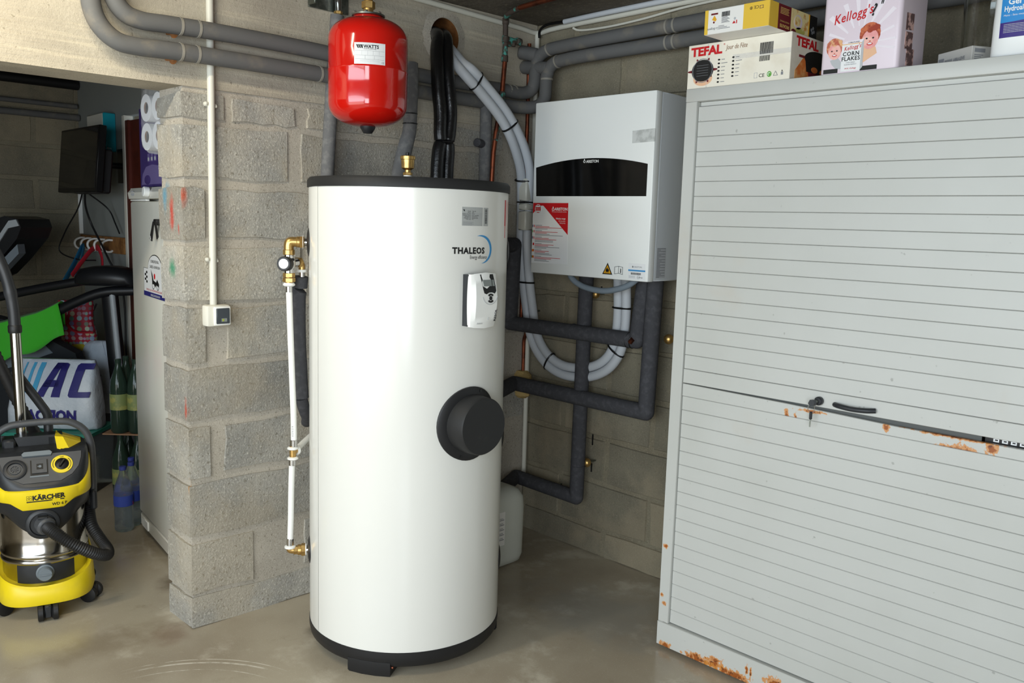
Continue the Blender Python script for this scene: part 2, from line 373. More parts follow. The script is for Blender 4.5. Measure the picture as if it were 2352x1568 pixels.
    def text(s, body, fr, a, b, size, m, align='LEFT', bold=0.0, shear=0.0, sx=1.0, h=.0012, rot=0, wrap=None, T=None, space=1.0):
        cu = bpy.data.curves.new('t', 'FONT'); cu.body = body; cu.size = size; cu.align_x = align; cu.offset = bold * size
        cu.shear = shear; cu.resolution_u = 2; cu.space_character = space
        ob = bpy.data.objects.new('t', cu); me = bpy.data.meshes.new_from_object(ob)
        c, q = math.cos(rot), math.sin(rot)
        vs = []
        for v in me.vertices:
            x, y = v.co.x * sx, v.co.y
            vs.append(fr.p(a + x * c - y * q, b + x * q + y * c, h))
        if wrap: vs = [wrap(v) for v in vs]
        s.add(vs, [list(p.vertices) for p in me.polygons], m, T)
        bpy.data.meshes.remove(me); bpy.data.objects.remove(ob); bpy.data.curves.remove(cu); return s
    def refine(s, L):
        v0, f0, m0 = s.v, s.f, s.mi
        s.v = []; s.f = []; s.mi = []
        bm = bmesh.new(); lay = bm.faces.layers.int.new('m')
        for f, mi in zip(f0, m0):
            try: q = bm.faces.new([bm.verts.new(v0[i]) for i in f])
            except ValueError: continue
            q[lay] = mi
        bmesh.ops.triangulate(bm, faces=bm.faces[:])
        for _ in range(5):
            ed = [e for e in bm.edges if e.calc_length() > L]
            if not ed: break
            bmesh.ops.subdivide_edges(bm, edges=ed, cuts=1); bmesh.ops.triangulate(bm, faces=[f for f in bm.faces if len(f.verts) > 3])
        bm.verts.index_update()
        s.v = [v.co.copy() for v in bm.verts]; s.f = [[v.index for v in f.verts] for f in bm.faces]; s.mi = [f[lay] for f in bm.faces]; bm.free(); return s
    def build(s, name, parent=None, origin=None, smooth=40, label=None):
        inv = frame(parent).inverted() if parent is not None and parent.name in WORLD_FR else Matrix()
        if origin is not None: inv = Matrix.Translation(-Vector(origin))
        if parent is not None and parent.name in LOCAL: inv = Matrix()
        me = bpy.data.meshes.new(name); me.from_pydata([inv @ v for v in s.v], [], s.f)
        for m in s.mats: me.materials.append(m)
        me.polygons.foreach_set('material_index', s.mi)
        if smooth:
            me.polygons.foreach_set('use_smooth', [True] * len(s.f)); me.set_sharp_from_angle(angle=math.radians(smooth))
        me.update()
        o = bpy.data.objects.new(name, me); COL.objects.link(o)
        if parent is not None:
            o.parent = parent
            if parent.name in WORLD_FR: WORLD_FR[o.name] = frame(parent)
            if parent.name in LOCAL: LOCAL.add(o.name)
        if origin is not None: o.location = origin; WORLD_FR[o.name] = Matrix.Translation(Vector(origin))
        if label: o['label'] = label
        return o
WORLD_FR = {}; LOCAL = set()
def frame(o): return WORLD_FR[o.name]
def tag(o, label, cat, group=None):
    o['label'] = label; o['category'] = cat
    if group: o['group'] = group
    return o
def thing(name, loc, label, cat, group=None, rz=None):   # parts are given in world coordinates, or in local ones when rz is given
    o = bpy.data.objects.new(name, None); COL.objects.link(o); o.location = loc; o.empty_display_size = .05
    if rz is None: WORLD_FR[o.name] = Matrix.Translation(Vector(loc))
    else: o.rotation_euler = (0, 0, rz); LOCAL.add(o.name)
    return tag(o, label, cat, group)
def struct(o): o['kind'] = 'structure'; return o
def copy_thing(src, loc, rz=None, label=None):
    r = src.copy(); COL.objects.link(r); r.location = loc
    if rz is not None: r.rotation_euler = (0, 0, rz)
    if label: r['label'] = label
    for ch in list(src.children):
        c = ch.copy(); COL.objects.link(c); c.parent = r
        for g in list(ch.children):
            d = g.copy(); COL.objects.link(d); d.parent = c
    return r
def sup(a, b, n, N=40, z=0, zf=None, cx=0, cy=0):        # superellipse ring
    out = []
    for i in range(N):
        t = 2 * PI * i / N; c, q = math.cos(t), math.sin(t)
        x = a * math.copysign(abs(c) ** (2 / n), c); y = b * math.copysign(abs(q) ** (2 / n), q)
        out.append(Vector((cx + x, cy + y, zf(x, y) if zf else z)))
    return out
# ------------------------------------------------------------------ the room
CEIL = 2.39
fl = MB().box((-3.4, -6.3, -.1), (5.4, .2, 0), 'floor'); struct(fl.build('floor', smooth=0))
ce = MB().box((-3.4, -6.3, CEIL), (5.4, .2, CEIL + .12), 'ceiling'); struct(ce.build('ceiling', smooth=0))
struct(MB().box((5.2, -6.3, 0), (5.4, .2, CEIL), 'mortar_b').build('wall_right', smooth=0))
JY = -1.678
wl = MB()
wl.box((-.19, JY + .007, 0), (-.006, 0, 1.912), 'mortar')
wl.box((-.197, -6.3, 0), (-.004, -3.95, 1.912), 'mortar')
wall_left = struct(wl.build('wall_left', smooth=0)); WORLD_FR['wall_left'] = Matrix()
# cast beam over the opening, with the round duct hole let through it
bb = MB(); HY, HZ, HR = -.552, 2.248, .078
def slab(y0, y1): bb.box((-.2, y0, 1.912), (.002, y1, CEIL), 'beam')
slab(-6.3, HY - .12); slab(HY + .12, 0)
bb.box((-.2, HY - .12, 1.912), (.002, HY + .12, HZ - .12), 'beam'); bb.box((-.2, HY - .12, HZ + .12), (.002, HY + .12, CEIL), 'beam')
sq = []; ci = []; N = 48
for i in range(N):
    a = 2 * PI * i / N; c, q = math.cos(a), math.sin(a); k = .12 / max(abs(c), abs(q))
    sq.append((HY + c * k, HZ + q * k)); ci.append((HY + c * HR, HZ + q * HR))
vs = [(.002, *p) for p in sq] + [(.002, *p) for p in ci] + [(-.2, *p) for p in ci]
bb.add(vs, [[i, (i + 1) % N, N + (i + 1) % N, N + i] for i in range(N)], 'beam')
bb.add([(.002, *p) for p in ci] + [(-.2, *p) for p in ci], [[i, (i + 1) % N, N + (i + 1) % N, N + i] for i in range(N)], 'earthen')
bb.add([(-.19, *p) for p in ci], [list(range(N))], 'earthen')
bb.build('concrete_beam', wall_left, smooth=0)
# smeared mortar collar round the hole and along the top of the wall
cr = MB(); rnd = random.Random(3)
pts = [(HY + math.cos(2 * PI * i / 36) * (HR + .03 + .012 * rnd.random()), HZ + math.sin(2 * PI * i / 36) * (HR + .03 + .015 * rnd.random())) for i in range(36)]
inn = [(HY + math.cos(2 * PI * i / 36) * HR * 1.01, HZ + math.sin(2 * PI * i / 36) * HR * 1.01) for i in range(36)]
cr.add([(.003, *p) for p in pts] + [(.009, *p) for p in inn], [[i, (i + 1) % 36, 36 + (i + 1) % 36, 36 + i] for i in range(36)], 'mortar')
cr.build('mortar_collar', wall_left)
def rough_block(y0, y1, z0, z1, x_in, x_out, mat, rng, nx=4, nz=2, axis='x', jit=.006, proud=.004):
    """front patch of a block: ragged outline flush with the mortar, rough face a little proud"""
    vs = []; fs = []; out = []
    for i in range(nx + 1):
        for j in range(nz + 1):
            t, u = i / nx, j / nz
            e = (i in (0, nx)) or (j in (0, nz))
            y = y0 + (y1 - y0) * t + rng.uniform(-jit, jit) * (1 if e else .5); z = z0 + (z1 - z0) * u + rng.uniform(-jit, jit)
            out.append((y, z, e))
    w = nz + 1
    for y, z, e in out:
        cy, cz = (y0 + y1) / 2, (z0 + z1) / 2
        k = .985 if e else 1
        vs.append((x_out + rng.uniform(-proud * .3, proud * .3), cy + (y - cy) * (1 - .008 / max(abs(y1 - y0), .05)) if e else y, cz + (z - cz) * .955 if e else z))
    fs += [[i * w + j, (i + 1) * w + j, (i + 1) * w + j + 1, i * w + j + 1] for i in range(nx) for j in range(nz)]
    per = [i * w for i in range(nx + 1)] + [nx * w + j for j in range(1, nz + 1)] + [i * w + nz for i in range(nx - 1, -1, -1)] + [j for j in range(nz - 1, 0, -1)]
    k = len(vs)
    for p in per: vs.append((x_in, out[p][0], out[p][1]))
    n = len(per)
    fs += [[per[i], k + i, k + (i + 1) % n, per[(i + 1) % n]] for i in range(n)]
    mb = MB()
    if axis == 'y': vs = [(a[1], -a[0], a[2]) for a in vs]; fs = [f for f in fs]
    mb.add(vs, fs if axis == 'x' else fs, mat); return mb
def corner_block(y1, z0, z1, rng, rough=.006):
    """block that turns the corner of the opening: a whole solid with chipped edges"""
    bm = bmesh.new(); nx, ny, nz = 3, max(2, int((y1 - JY) / .12)), 2
    g = {}
    def V(i, j, k):
        if (i, j, k) not in g:
            x = -.197 + .2 * i / nx; y = JY - .003 + (y1 - JY + .003) * j / ny; z = z0 + (z1 - z0) * k / nz
            ed = (i in (0, nx)) + (j in (0, ny)) + (k in (0, nz))
            r = rough * (1 if ed >= 2 else .5)
            dx = rng.uniform(-r * .55, r * .3) * (1 if i == nx else -.2 if i == 0 else .3); dy = rng.uniform(-r * .3, r * .55) * (1 if j == 0 else .4); dz = rng.uniform(-r, r) * (1 if k in (0, nz) else .5)
            if ed >= 2 and i == nx: dx -= .001
            if ed >= 2 and j == 0: dy += .001
            g[(i, j, k)] = bm.verts.new((x + dx, y + dy, z + dz))
        return g[(i, j, k)]
    for j in range(ny):
        for k in range(nz): bm.faces.new((V(nx, j, k), V(nx, j + 1, k), V(nx, j + 1, k + 1), V(nx, j, k + 1)))
    for i in range(nx):
        for k in range(nz): bm.faces.new((V(i, 0, k), V(i + 1, 0, k), V(i + 1, 0, k + 1), V(i, 0, k + 1)))
        for j in range(ny):
            bm.faces.new((V(i, j, nz), V(i + 1, j, nz), V(i + 1, j + 1, nz), V(i, j + 1, nz))); bm.faces.new((V(i, j + 1, 0), V(i + 1, j + 1, 0), V(i + 1, j, 0), V(i, j, 0)))
    for j in range(ny):
        for k in range(nz): bm.faces.new((V(0, j + 1, k), V(0, j, k), V(0, j, k + 1), V(0, j + 1, k + 1)))
    for i in range(nx):
        for k in range(nz): bm.faces.new((V(i + 1, ny, k), V(i, ny, k), V(i, ny, k + 1), V(i + 1, ny, k + 1)))
    bm.verts.index_update()
    mb = MB().add([v.co.copy() for v in bm.verts], [[v.index for v in f.verts] for f in bm.faces], 'block'); bm.free(); return mb
rng = random.Random(11)
H0 = .128
courses = [   # z0, z1, y end of the corner block, then (start, end) of the blocks further in
    (.0, .112, -1.02, [(-1.0, -.5), (-.48, -.02)]),
    (.130, .318, -1.44, [(-1.22, -.74), (-.71, -.21)]),
    (.345, .535, -1.19, [(-1.17, -.68), (-.65, -.15)]),
    (.562, .742, -1.60, [(-1.545, -1.05), (-1.02, -.53), (-.5, -.02)]),
    (.775, .952, -1.27, [(-1.235, -.75), (-.72, -.23)]),
    (.978, 1.165, -1.61, [(-1.53, -1.04), (-1.01, -.51), (-.48, -.02)]),
    (1.192, 1.375, -1.235, [(-1.21, -.73), (-.70, -.21)]),
    (1.405, 1.578, -1.605, [(-1.565, -1.08), (-1.05, -.55), (-.52, -.02)]),
    (1.615, 1.792, -1.285, [(-1.23, -.75), (-.72, -.22)]),
    (1.815, 1.888, -1.53, [(-1.5, -1.25), (-1.2, -.75), (-.7, -.2)]),
]
for z0, z1, yc, rest in courses:
    corner_block(yc, z0, z1, rng).build('block', wall_left, smooth=0)
    for y0, y1 in rest:
        rough_block(y0, y1, z0, z1, -.013, .001, 'block', rng, 6, 3).build('block', wall_left, smooth=0)
# back wall
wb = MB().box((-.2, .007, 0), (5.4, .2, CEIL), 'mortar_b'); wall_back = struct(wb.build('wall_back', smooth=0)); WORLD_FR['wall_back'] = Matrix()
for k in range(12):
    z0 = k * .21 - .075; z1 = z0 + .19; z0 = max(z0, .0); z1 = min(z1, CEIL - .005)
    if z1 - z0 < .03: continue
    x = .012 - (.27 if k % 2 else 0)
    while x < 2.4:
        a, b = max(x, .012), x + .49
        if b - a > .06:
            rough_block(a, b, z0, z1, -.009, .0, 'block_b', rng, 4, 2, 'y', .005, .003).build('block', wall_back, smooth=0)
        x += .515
# the dark room beyond the opening
FX, PY = -3.25, -.95
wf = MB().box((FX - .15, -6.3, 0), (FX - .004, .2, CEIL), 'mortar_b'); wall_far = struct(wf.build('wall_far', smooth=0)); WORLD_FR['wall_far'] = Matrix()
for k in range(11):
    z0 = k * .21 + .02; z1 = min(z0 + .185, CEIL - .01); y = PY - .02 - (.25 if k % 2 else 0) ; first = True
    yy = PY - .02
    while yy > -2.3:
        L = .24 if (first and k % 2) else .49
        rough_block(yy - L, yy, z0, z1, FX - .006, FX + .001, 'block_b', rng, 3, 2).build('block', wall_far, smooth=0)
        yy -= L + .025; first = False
struct(MB().box((FX, PY, 0), (-2.44, PY + .05, CEIL), 'partition').box((-2.44, PY, 2.05), (-.2, PY + .05, CEIL), 'partition').box((-1.5, PY, 0), (-.2, PY + .05, 2.05), 'partition').build('wall_partition', smooth=0))
d1 = struct(MB().box((-2.405, PY - .005, 0), (-1.5, PY + .03, 2.02), 'redwood', .003).build('door_1', smooth=0))
MB().box((-2.44, PY - .025, 0), (-2.405, PY + .03, 2.05), 'ivory', .003).build('door_trim', d1)
MB().box((-2.405, PY - .02, 0), (-2.36, PY + .03, 2.02), 'redwood', .003).build('door_jamb', d1)
struct(MB().box((-3.4, -4.2, 0), (-.2, -4.05, CEIL), 'mortar_b').build('wall_near', smooth=0))
# ------------------------------------------------------------------ hot water tank
TX, TY, TR = .4998, -1.103, .338
def on_cyl(cx, cy, R, az0=0):
    def f(v):
        a = math.radians(az0) + v.x / R
        return Vector((cx + (R + v.z) * math.cos(a), cy + (R + v.z) * math.sin(a), v.y))
    return f
FLAT = Fr((0, 0, 0), (1, 0, 0), (0, 1, 0))
def wrapped(mb, f): mb.v = [f(v) for v in mb.v]; return mb
def strips(mb, a0, b0, a1, b1, m, h=.0008, n=10, fr=FLAT):
    for i in range(n): mb.rect(fr, a0 + (a1 - a0) * i / n, b0, a0 + (a1 - a0) * (i + 1) / n, b1, m, h)
    return mb
def radial(az): a = math.radians(az); return Vector((math.cos(a), math.sin(a), 0))
def tan_fr(az, R, z):
    n = radial(az); t = Vector((-n.y, n.x, 0)); return Fr(Vector((TX, TY, z)) + n * R, t, (0, 0, 1))
tank = thing('water_tank', (TX, TY, 0), 'tall white cylindrical hot water tank with black rims, standing in the corner', 'water tank')
MB().lathe([(TR, .085), (TR, .7), (TR, 1.2), (TR, 1.592)], (TX, TY, 0), 'white_tank', n=96).build('tank_body', tank)
sm = MB().lathe([(TR, .086), (TR + .0012, .09), (TR + .0012, 1.588), (TR, 1.591)], (TX, TY, 0), 'white_tank', n=6, a0=math.radians(-106), a1=math.radians(-97)); sm.build('jacket_seam', tank)
MB().lathe([(.20, .032), (TR - .012, .032), (TR - .002, .044), (TR + .002, .066), (TR + .002, .086), (TR - .004, .088)], (TX, TY, 0), 'black_plastic', n=96).build('bottom_rim', tank)
MB().lathe([(TR - .002, 1.588), (TR + .005, 1.590), (TR + .005, 1.612), (TR - .002, 1.6215), (TR - .06, 1.6225), (.0, 1.624)], (TX, TY, 0), 'dark_lid', n=96).build('lid', tank)
for az in (-58, 62, 182):
    f = tan_fr(az, 0, 0); mb = MB(); o, t, n = Vector((TX, TY, 0)), f.r, f.n
    arc = [(-.075, TR - .008), (-.025, TR - .001), (.025, TR - .001), (.075, TR - .008), (.075, TR - .10), (-.075, TR - .10)]
    mb.loft([[o + t * (a * .96) + n * (b - .004) for a, b in arc], [o + t * a + n * b + Vector((0, 0, .008)) for a, b in arc], [o + t * a + n * b + Vector((0, 0, .05)) for a, b in arc]], 'black_plastic')
    mb.build('foot', tank)
sc = MB(); p = Vector((TX, TY, .03)) + radial(-58) * (TR - .02) + Vector((-radial(-58).y, radial(-58).x, 0)) * .076
sc.cyl(p, p + Vector((-radial(-58).y, radial(-58).x, 0)) * .006, .005, 'copper', 8); sc.build('screw', tank)
# badge, rating plate
L = MB()
L.text('THALEOS', FLAT, -.084, 1.391, .0268, 'ink', bold=.045, sx=1.04, h=.0008, space=1.12)
L.text('Energy efficiency', FLAT, -.019, 1.374, .0165, 'ink', sx=.70, h=.0008)
for k in range(24):
    t0 = -PI / 2 + .25 + k * (PI - .15) / 24; t1 = t0 + (PI - .15) / 24
    w = .010 * math.sin((k + .5) / 24 * PI) ** .8
    w1 = .010 * max(0, math.sin((k + 1.5) / 24 * PI)) ** .8 if k < 23 else 0; w0 = .010 * max(0, math.sin((k + .0) / 24 * PI)) ** .8
    def q(t, r): return (.018 + math.cos(t) * (.056 + r), 1.402 + math.sin(t) * (.044 + r))
    L.prism([q(t0, 0), q(t0, w0), q(t1, w), q(t1, 0)], FLAT, 0, .0007, 'blue')
wrapped(L, on_cyl(TX, TY, TR)).build('brand_lettering', tank, smooth=0)
L = MB(); a0 = -.052
strips(L, a0, 1.478, a0 + .085, 1.536, 'label_grey', .0006); strips(L, a0 + .089, 1.478, a0 + .112, 1.536, 'label_grey', .0006)
L.prism([(a0 + .002, 1.528), (a0 + .010, 1.528), (a0 + .010, 1.522)], FLAT, 0, .0009, 'ink')
for i, (t1, t2) in enumerate((('Modele', 'THA 300'), ('Volume', '300 L'), ('Pression de service', '10 bar'), ('Traitement interne', 'Acier inoxydable'), ('Echangeur bas', 'Serpentin bas'), ('Echangeur haut', 'Serpentin haut'), ('Temp. maxi', '95 C'))):
    z = 1.522 - i * .0042
    L.text(t1, FLAT, a0 + .034, z, .0042, 'ink', 'RIGHT', h=.0009); L.text(t2, FLAT, a0 + .038, z, .0042, 'ink', h=.0009)
    if i > 1: strips(L, a0, z + .0034, a0 + .085, z + .0037, 'ink_grey', .0008, 8)
for i in range(4): strips(L, a0 + .004, 1.489 - i * .003, a0 + .045 - 6e-3 * (i % 2), 1.4898 - i * .003, 'ink_grey', .0008, 5)
r2 = random.Random(5); z = 1.486
while z < 1.531: h = r2.choice((.0006, .001, .0016)); strips(L, a0 + .096, z, a0 + .106, z + h, 'ink', .0009, 2); z += h + .0009
wrapped(L, on_cyl(TX, TY, TR)).build('rating_plate', tank, smooth=0)
L = MB(); strips(L, .184, 1.48, .197, 1.565, 'red', .0006, 4); strips(L, .19, 1.44, .194, 1.48, 'red', .0006, 2)
wrapped(L, on_cyl(TX, TY, TR)).build('red_sticker', tank, smooth=0)
# inspection flange with its deep round cover
fg = MB()
ringp = lambda r, h: [Vector((r * math.cos(2 * PI * i / 48), .84 + r * math.sin(2 * PI * i / 48), h)) for i in range(48)]
fg.loft([ringp(.122, 0), ringp(.122, .007), ringp(.119, .009), ringp(.09, .009), ringp(.04, .009), ringp(.005, .009)], 'black_plastic')
wrapped(fg, on_cyl(TX, TY, TR, -.9)).build('flange', tank)
F0 = tan_fr(-.9, TR, .84)
MB().lathe([(.099, -.02), (.097, .004), (.094, .060), (.090, .066), (.0, .0665)], F0.o + F0.r * .006, 'dark_lid', F0.n, 56).build('flange_cover', tank)
for k in (70, 250):
    a = math.radians(k); p = Vector((.112 * math.cos(a), .84 + .112 * math.sin(a), .008)); g = on_cyl(TX, TY, TR, -.9)
    MB().cyl(g(p), g(p) + F0.n * .003, .005, 'black', 10).build('bolt', tank)
# side sockets
for az, zs in ((238.5, (1.407, .331)), (52, (1.39, .74, .28))):
    for z in zs:
        f = tan_fr(az, TR, z); mb = MB()
        mb.lathe([(.052, -.012), (.050, .0), (.034, .005), (.028, .006)], f.o, 'black_plastic', f.n, 28); mb.build('socket_ring', tank)
# controller on the front of the tank
AZ = 2.0; F1 = tan_fr(AZ, TR - .004, 1.244)
ctl = thing('tank_controller', F1.o - Vector((0, 0, .083)), 'white curved electronic controller with small screen fixed on the white tank', 'controller')
mb = MB(); mb.prism([(-.055, -.082), (.055, -.082), (.055, .082), (-.055, .082)], F1, 0, .026, 'vac_black'); mb.build('back_housing', ctl)
rows = []
for i in range(11):
    t = i / 10; z = -.083 + .166 * t; bow = .012 * (1 - (2 * t - 1) ** 2); half = .0545 + .004 * (1 - (2 * t - 1) ** 2); zc = lambda a: (-.006 if t == 0 else .006 if t == 1 else 0) * (1 - (a / .055) ** 2)
    def q(a, h): return F1.p(a, z + zc(a), h)
    rows.append([q(-half, .024), q(-half + .0, .036 + bow * .5), q(-half + .012, .042 + bow), q(0, .044 + bow), q(half - .012, .042 + bow), q(half, .036 + bow * .5), q(half, .024)])
cv = MB(); cv.loft(rows, 'white'); cv.build('cover', ctl, smooth=30)
def onc(a, b):
    t = (b + .083) / .166; return .0442 + .012 * (1 - (2 * t - 1) ** 2) - .002 * min(1, abs(a) / .043)
def curv(mb): mb.v = [F1.p(v.x, v.y, onc(v.x, v.y) + v.z) for v in mb.v]; return mb
scr = MB(); pts = [(-.024, .083), (.034, .083), (.040, .045), (.041, .03), (.034, .022), (.022, .026), (.008, .026), (-.004, .021), (-.012, .024), (-.016, .036)]
n_ = 8
scr.prism(pts, FLAT, -.004, .0012, 'black'); curv(scr).build('screen_window', ctl, smooth=0)
mb = MB(); mb.prism([(-.016, .066), (.032, .066), (.035, .046), (-.013, .046)], FLAT, 0, .0022, 'lcd'); mb.rect(FLAT, .022, .046, .024, .066, 'ink', .0026); curv(mb).build('screen', ctl, smooth=0)
b = MB(); b.ell(FLAT, .014, .008, .0055, .0065, 'ink', .0035); b.ring(FLAT, .014, .008, .0095, .0145, 'ink', .0035, 12, PI * .22, PI * .78); b.ring(FLAT, .014, .008, .0095, .0145, 'ink', .0035, 12, PI * 1.22, PI * 1.78)
b.ring(FLAT, .013, .022, .034, .0348, 'ink_pale', .0018, 20, PI * 1.08, PI * 1.92); curv(b).build('buttons', ctl, smooth=0)
b = MB(); b.text('RESOL', FLAT, .047, -.068, .0125, 'ink', bold=.03, rot=PI / 2, h=.0012, sx=1.1); b.text('DeltaSol', FLAT, -.036, -.074, .007, 'ink_grey', h=.0014, shear=.2)
b.ell(FLAT, .012, -.058, .003, .004, 'ink_pale', .0016); b.ell(FLAT, .013, -.058, .0024, .0034, 'white', .0018); curv(b).build('lettering', ctl, smooth=0)
# ------------------------------------------------------------------ fittings on the left of the tank
U = radial(238.5)
def LP(r, z, s=0): return Vector((TX, TY, z)) + U * r + Vector((U.y, -U.x, 0)) * s   # s > 0 runs away from the viewer
def hexn(mb, p0, p1, r, m='brass'): return mb.cyl(p0, p1, r, m, 6, bev=.0015)
mx = thing('mixing_valve', LP(.40, 1.25), 'brass mixing valve with black knob plumbed to upper left of the white tank', 'valve')
b = MB(); Z = 1.407
b.cyl(LP(TR - .003, Z), LP(.356, Z), .013, 'chrome'); hexn(b, LP(.352, Z), LP(.368, Z), .021); b.cyl(LP(.366, Z), LP(.378, Z), .0185, 'brass', bev=.002); b.cyl(LP(.356, Z), LP(.3575, Z), .0225, 'white')
b.tube([LP(.376, Z), LP(.392, Z), LP(.4, Z - .002), LP(.403, Z - .012), LP(.403, Z - .032)], .0165, 'brass', 18); b.cyl(LP(.403, Z - .026), LP(.403, Z - .044), .0195, 'brass', bev=.002); b.build('elbow', mx)
b = MB(); b.cyl(LP(.403, 1.372), LP(.403, 1.30), .0165, 'chrome'); b.lathe([(.017, 0), (.022, .008), (.022, .03), (.017, .038)], LP(.403, 1.315), 'chrome', n=20)
b.cyl(LP(.403, 1.334), LP(.376, 1.338, .02), .014, 'chrome'); b.cyl(LP(.376, 1.338, .02), LP(.368, 1.338, .03), .018, 'brass', 6)
b.tube([LP(.372, 1.338, .03), LP(.366, 1.336, .045), LP(.362, 1.326, .05), LP(.362, 1.305, .05)], .011, 'brass'); b.cyl(LP(.362, 1.312, .05), LP(.362, 1.303, .05), .017, 'white'); b.build('valve_body', mx)
kd = (LP(.425, 1.333, -.04) - LP(.403, 1.333)).normalized()
kd = Vector((.62, -.72, .05)).normalized()
k0 = LP(.405, 1.333) + kd * .012
k = MB(); k.lathe([(.022, 0), (.0245, .004), (.0245, .03), (.022, .034), (.0175, .034), (.0175, .031), (0, .031)], k0, 'black_plastic', kd, 24); kn = k.build('knob', mx)
MB().cyl(k0 + kd * .031, k0 + kd * .0345, .0165, 'white').build('dial_cap', kn)
b = MB(); hexn(b, LP(.403, 1.303), LP(.403, 1.288), .02); hexn(b, LP(.403, 1.287), LP(.403, 1.272), .021); b.cyl(LP(.403, 1.31), LP(.403, 1.262), .014, 'brass'); b.lathe([(.014, 0), (.02, .004), (.02, .008), (.016, .013)], LP(.403, 1.257), 'white', n=20); b.cyl(LP(.403, 1.258), LP(.403, 1.238), .0115, 'chrome'); b.build('union_nut', mx)
wp = thing('white_pipe', LP(.40, .33), 'white plastic water pipe running down beside the left of the tank', 'pipe')
MB().tube([LP(.403, 1.243), LP(.40, 1.12), LP(.395, .95), LP(.391, .82), LP(.390, .705)], .0105, 'white', 14).build('pipe_run', wp)
t = MB(); t.text('A E N O R', Fr(LP(.391, .74) + Vector((.62, -.72, 0)).normalized() * .0108, (0, 0, 1), (-.72, -.62, 0)), 0, -.003, .0085, 'ink_grey', h=.0004); t.build('lettering', wp, smooth=0)
MB().tube([LP(.397, .640), LP(.40, .55), LP(.402, .45), LP(.4045, .368)], .0105, 'white', 14).build('pipe_run', wp)
b = MB()
for a, c, r in ((.391, .715, .0125), (.396, .648, .0125)): b.cyl(LP(a, c - .012), LP(a, c + .012), r, 'chrome', bev=.001)
b.cyl(LP(.394, .705), LP(.394, .655), .0115, 'brass'); b.cyl(LP(.394, .68), LP(.386, .684, .015), .011, 'brass')
for z in (.697, .661): b.lathe([(.012, 0), (.019, .004), (.019, .008), (.013, .012)], LP(.394, z - .006), 'white', n=20)
b.lathe([(.012, 0), (.018, .004), (.018, .008), (.013, .011)], LP(.386, .684, .014), 'white', Vector((U.y, -U.x, .1)) - U * .4, n=20); b.build('tee', wp)
MB().tube([LP(.388, .684, .012), LP(.374, .688, .05), LP(.352, .697, .10), LP(.325, .705, .17), LP(.30, .71, .26)], .0105, 'white').build('branch', wp)
b = MB(); b.cyl(LP(.4045, .372), LP(.405, .343), .0125, 'chrome', bev=.001); b.lathe([(.012, 0), (.0195, .004), (.0195, .009), (.013, .013)], LP(.405, .335), 'white', n=20)
b.tube([LP(.405, .338), LP(.405, .332), LP(.399, .3295), LP(.385, .329)], .0125, 'brass'); hexn(b, LP(.393, .329), LP(.376, .329), .0155); b.cyl(LP(.38, .329), LP(.366, .329), .0185, 'brass', bev=.002); hexn(b, LP(.367, .329), LP(.353, .329), .022); b.cyl(LP(.353, .329), LP(.3495, .329), .0205, 'white'); b.cyl(LP(.352, .329), LP(TR - .003, .329), .0135, 'chrome'); b.build('elbow', wp)
fp = thing('lagged_pipe', (.29, -1.40, .80), 'charcoal foam lagged pipe hanging between white pipe and tank, left side', 'pipe')
MB().tube([LP(.362, 1.302, .05), LP(.362, 1.25, .05)], .010, 'chrome', sub=1).build('pipe_end', fp)
MB().tube([LP(.366, 1.288, .05), LP(.369, 1.25, .054)], .026, 'foam_dark', 18, 1).build('lagging_collar', fp)
MB().tube([LP(.368, 1.243, .056), LP(.372, 1.236, .058), LP(.375, 1.1, .063), LP(.370, .95, .066), LP(.366, .86, .068)], .026, 'foam_dark', 18, 6, lambda t, i: .021 if i == 0 else .026).build('lagging', fp)
MB().tube([LP(.366, .862, .068), LP(.358, .82, .09), LP(.345, .76, .18), LP(.35, .72, .30)], .021, 'foam_dark', 18, 6).build('lagging', fp)
# ------------------------------------------------------------------ air vent on the lid
av = thing('air_vent', (.515, -1.125, 1.623), 'small brass automatic air vent standing on the black tank lid', 'air vent')
o = Vector((.515, -1.125, 1.62))
b = MB(); b.lathe([(.014, 0), (.014, .004)], o, 'brass', n=16); hexn(b, o + Vector((0, 0, .004)), o + Vector((0, 0, .014)), .018); b.cyl(o + Vector((0, 0, .014)), o + Vector((0, 0, .02)), .014, 'white'); hexn(b, o + Vector((0, 0, .02)), o + Vector((0, 0, .03)), .016)
b.cyl(o + Vector((0, 0, .03)), o + Vector((0, 0, .042)), .010, 'brass'); b.lathe([(.012, .038), (.021, .044), (.0225, .068), (.0225, .072), (.0255, .073), (.0255, .083), (.022, .085), (0, .086)], o, 'brass', n=28); b.build('vent_body', av)
MB().cyl(o + Vector((-.002, 0, .086)), o + Vector((-.002, 0, .096)), .006, 'black', bev=.001).build('vent_cap', av)
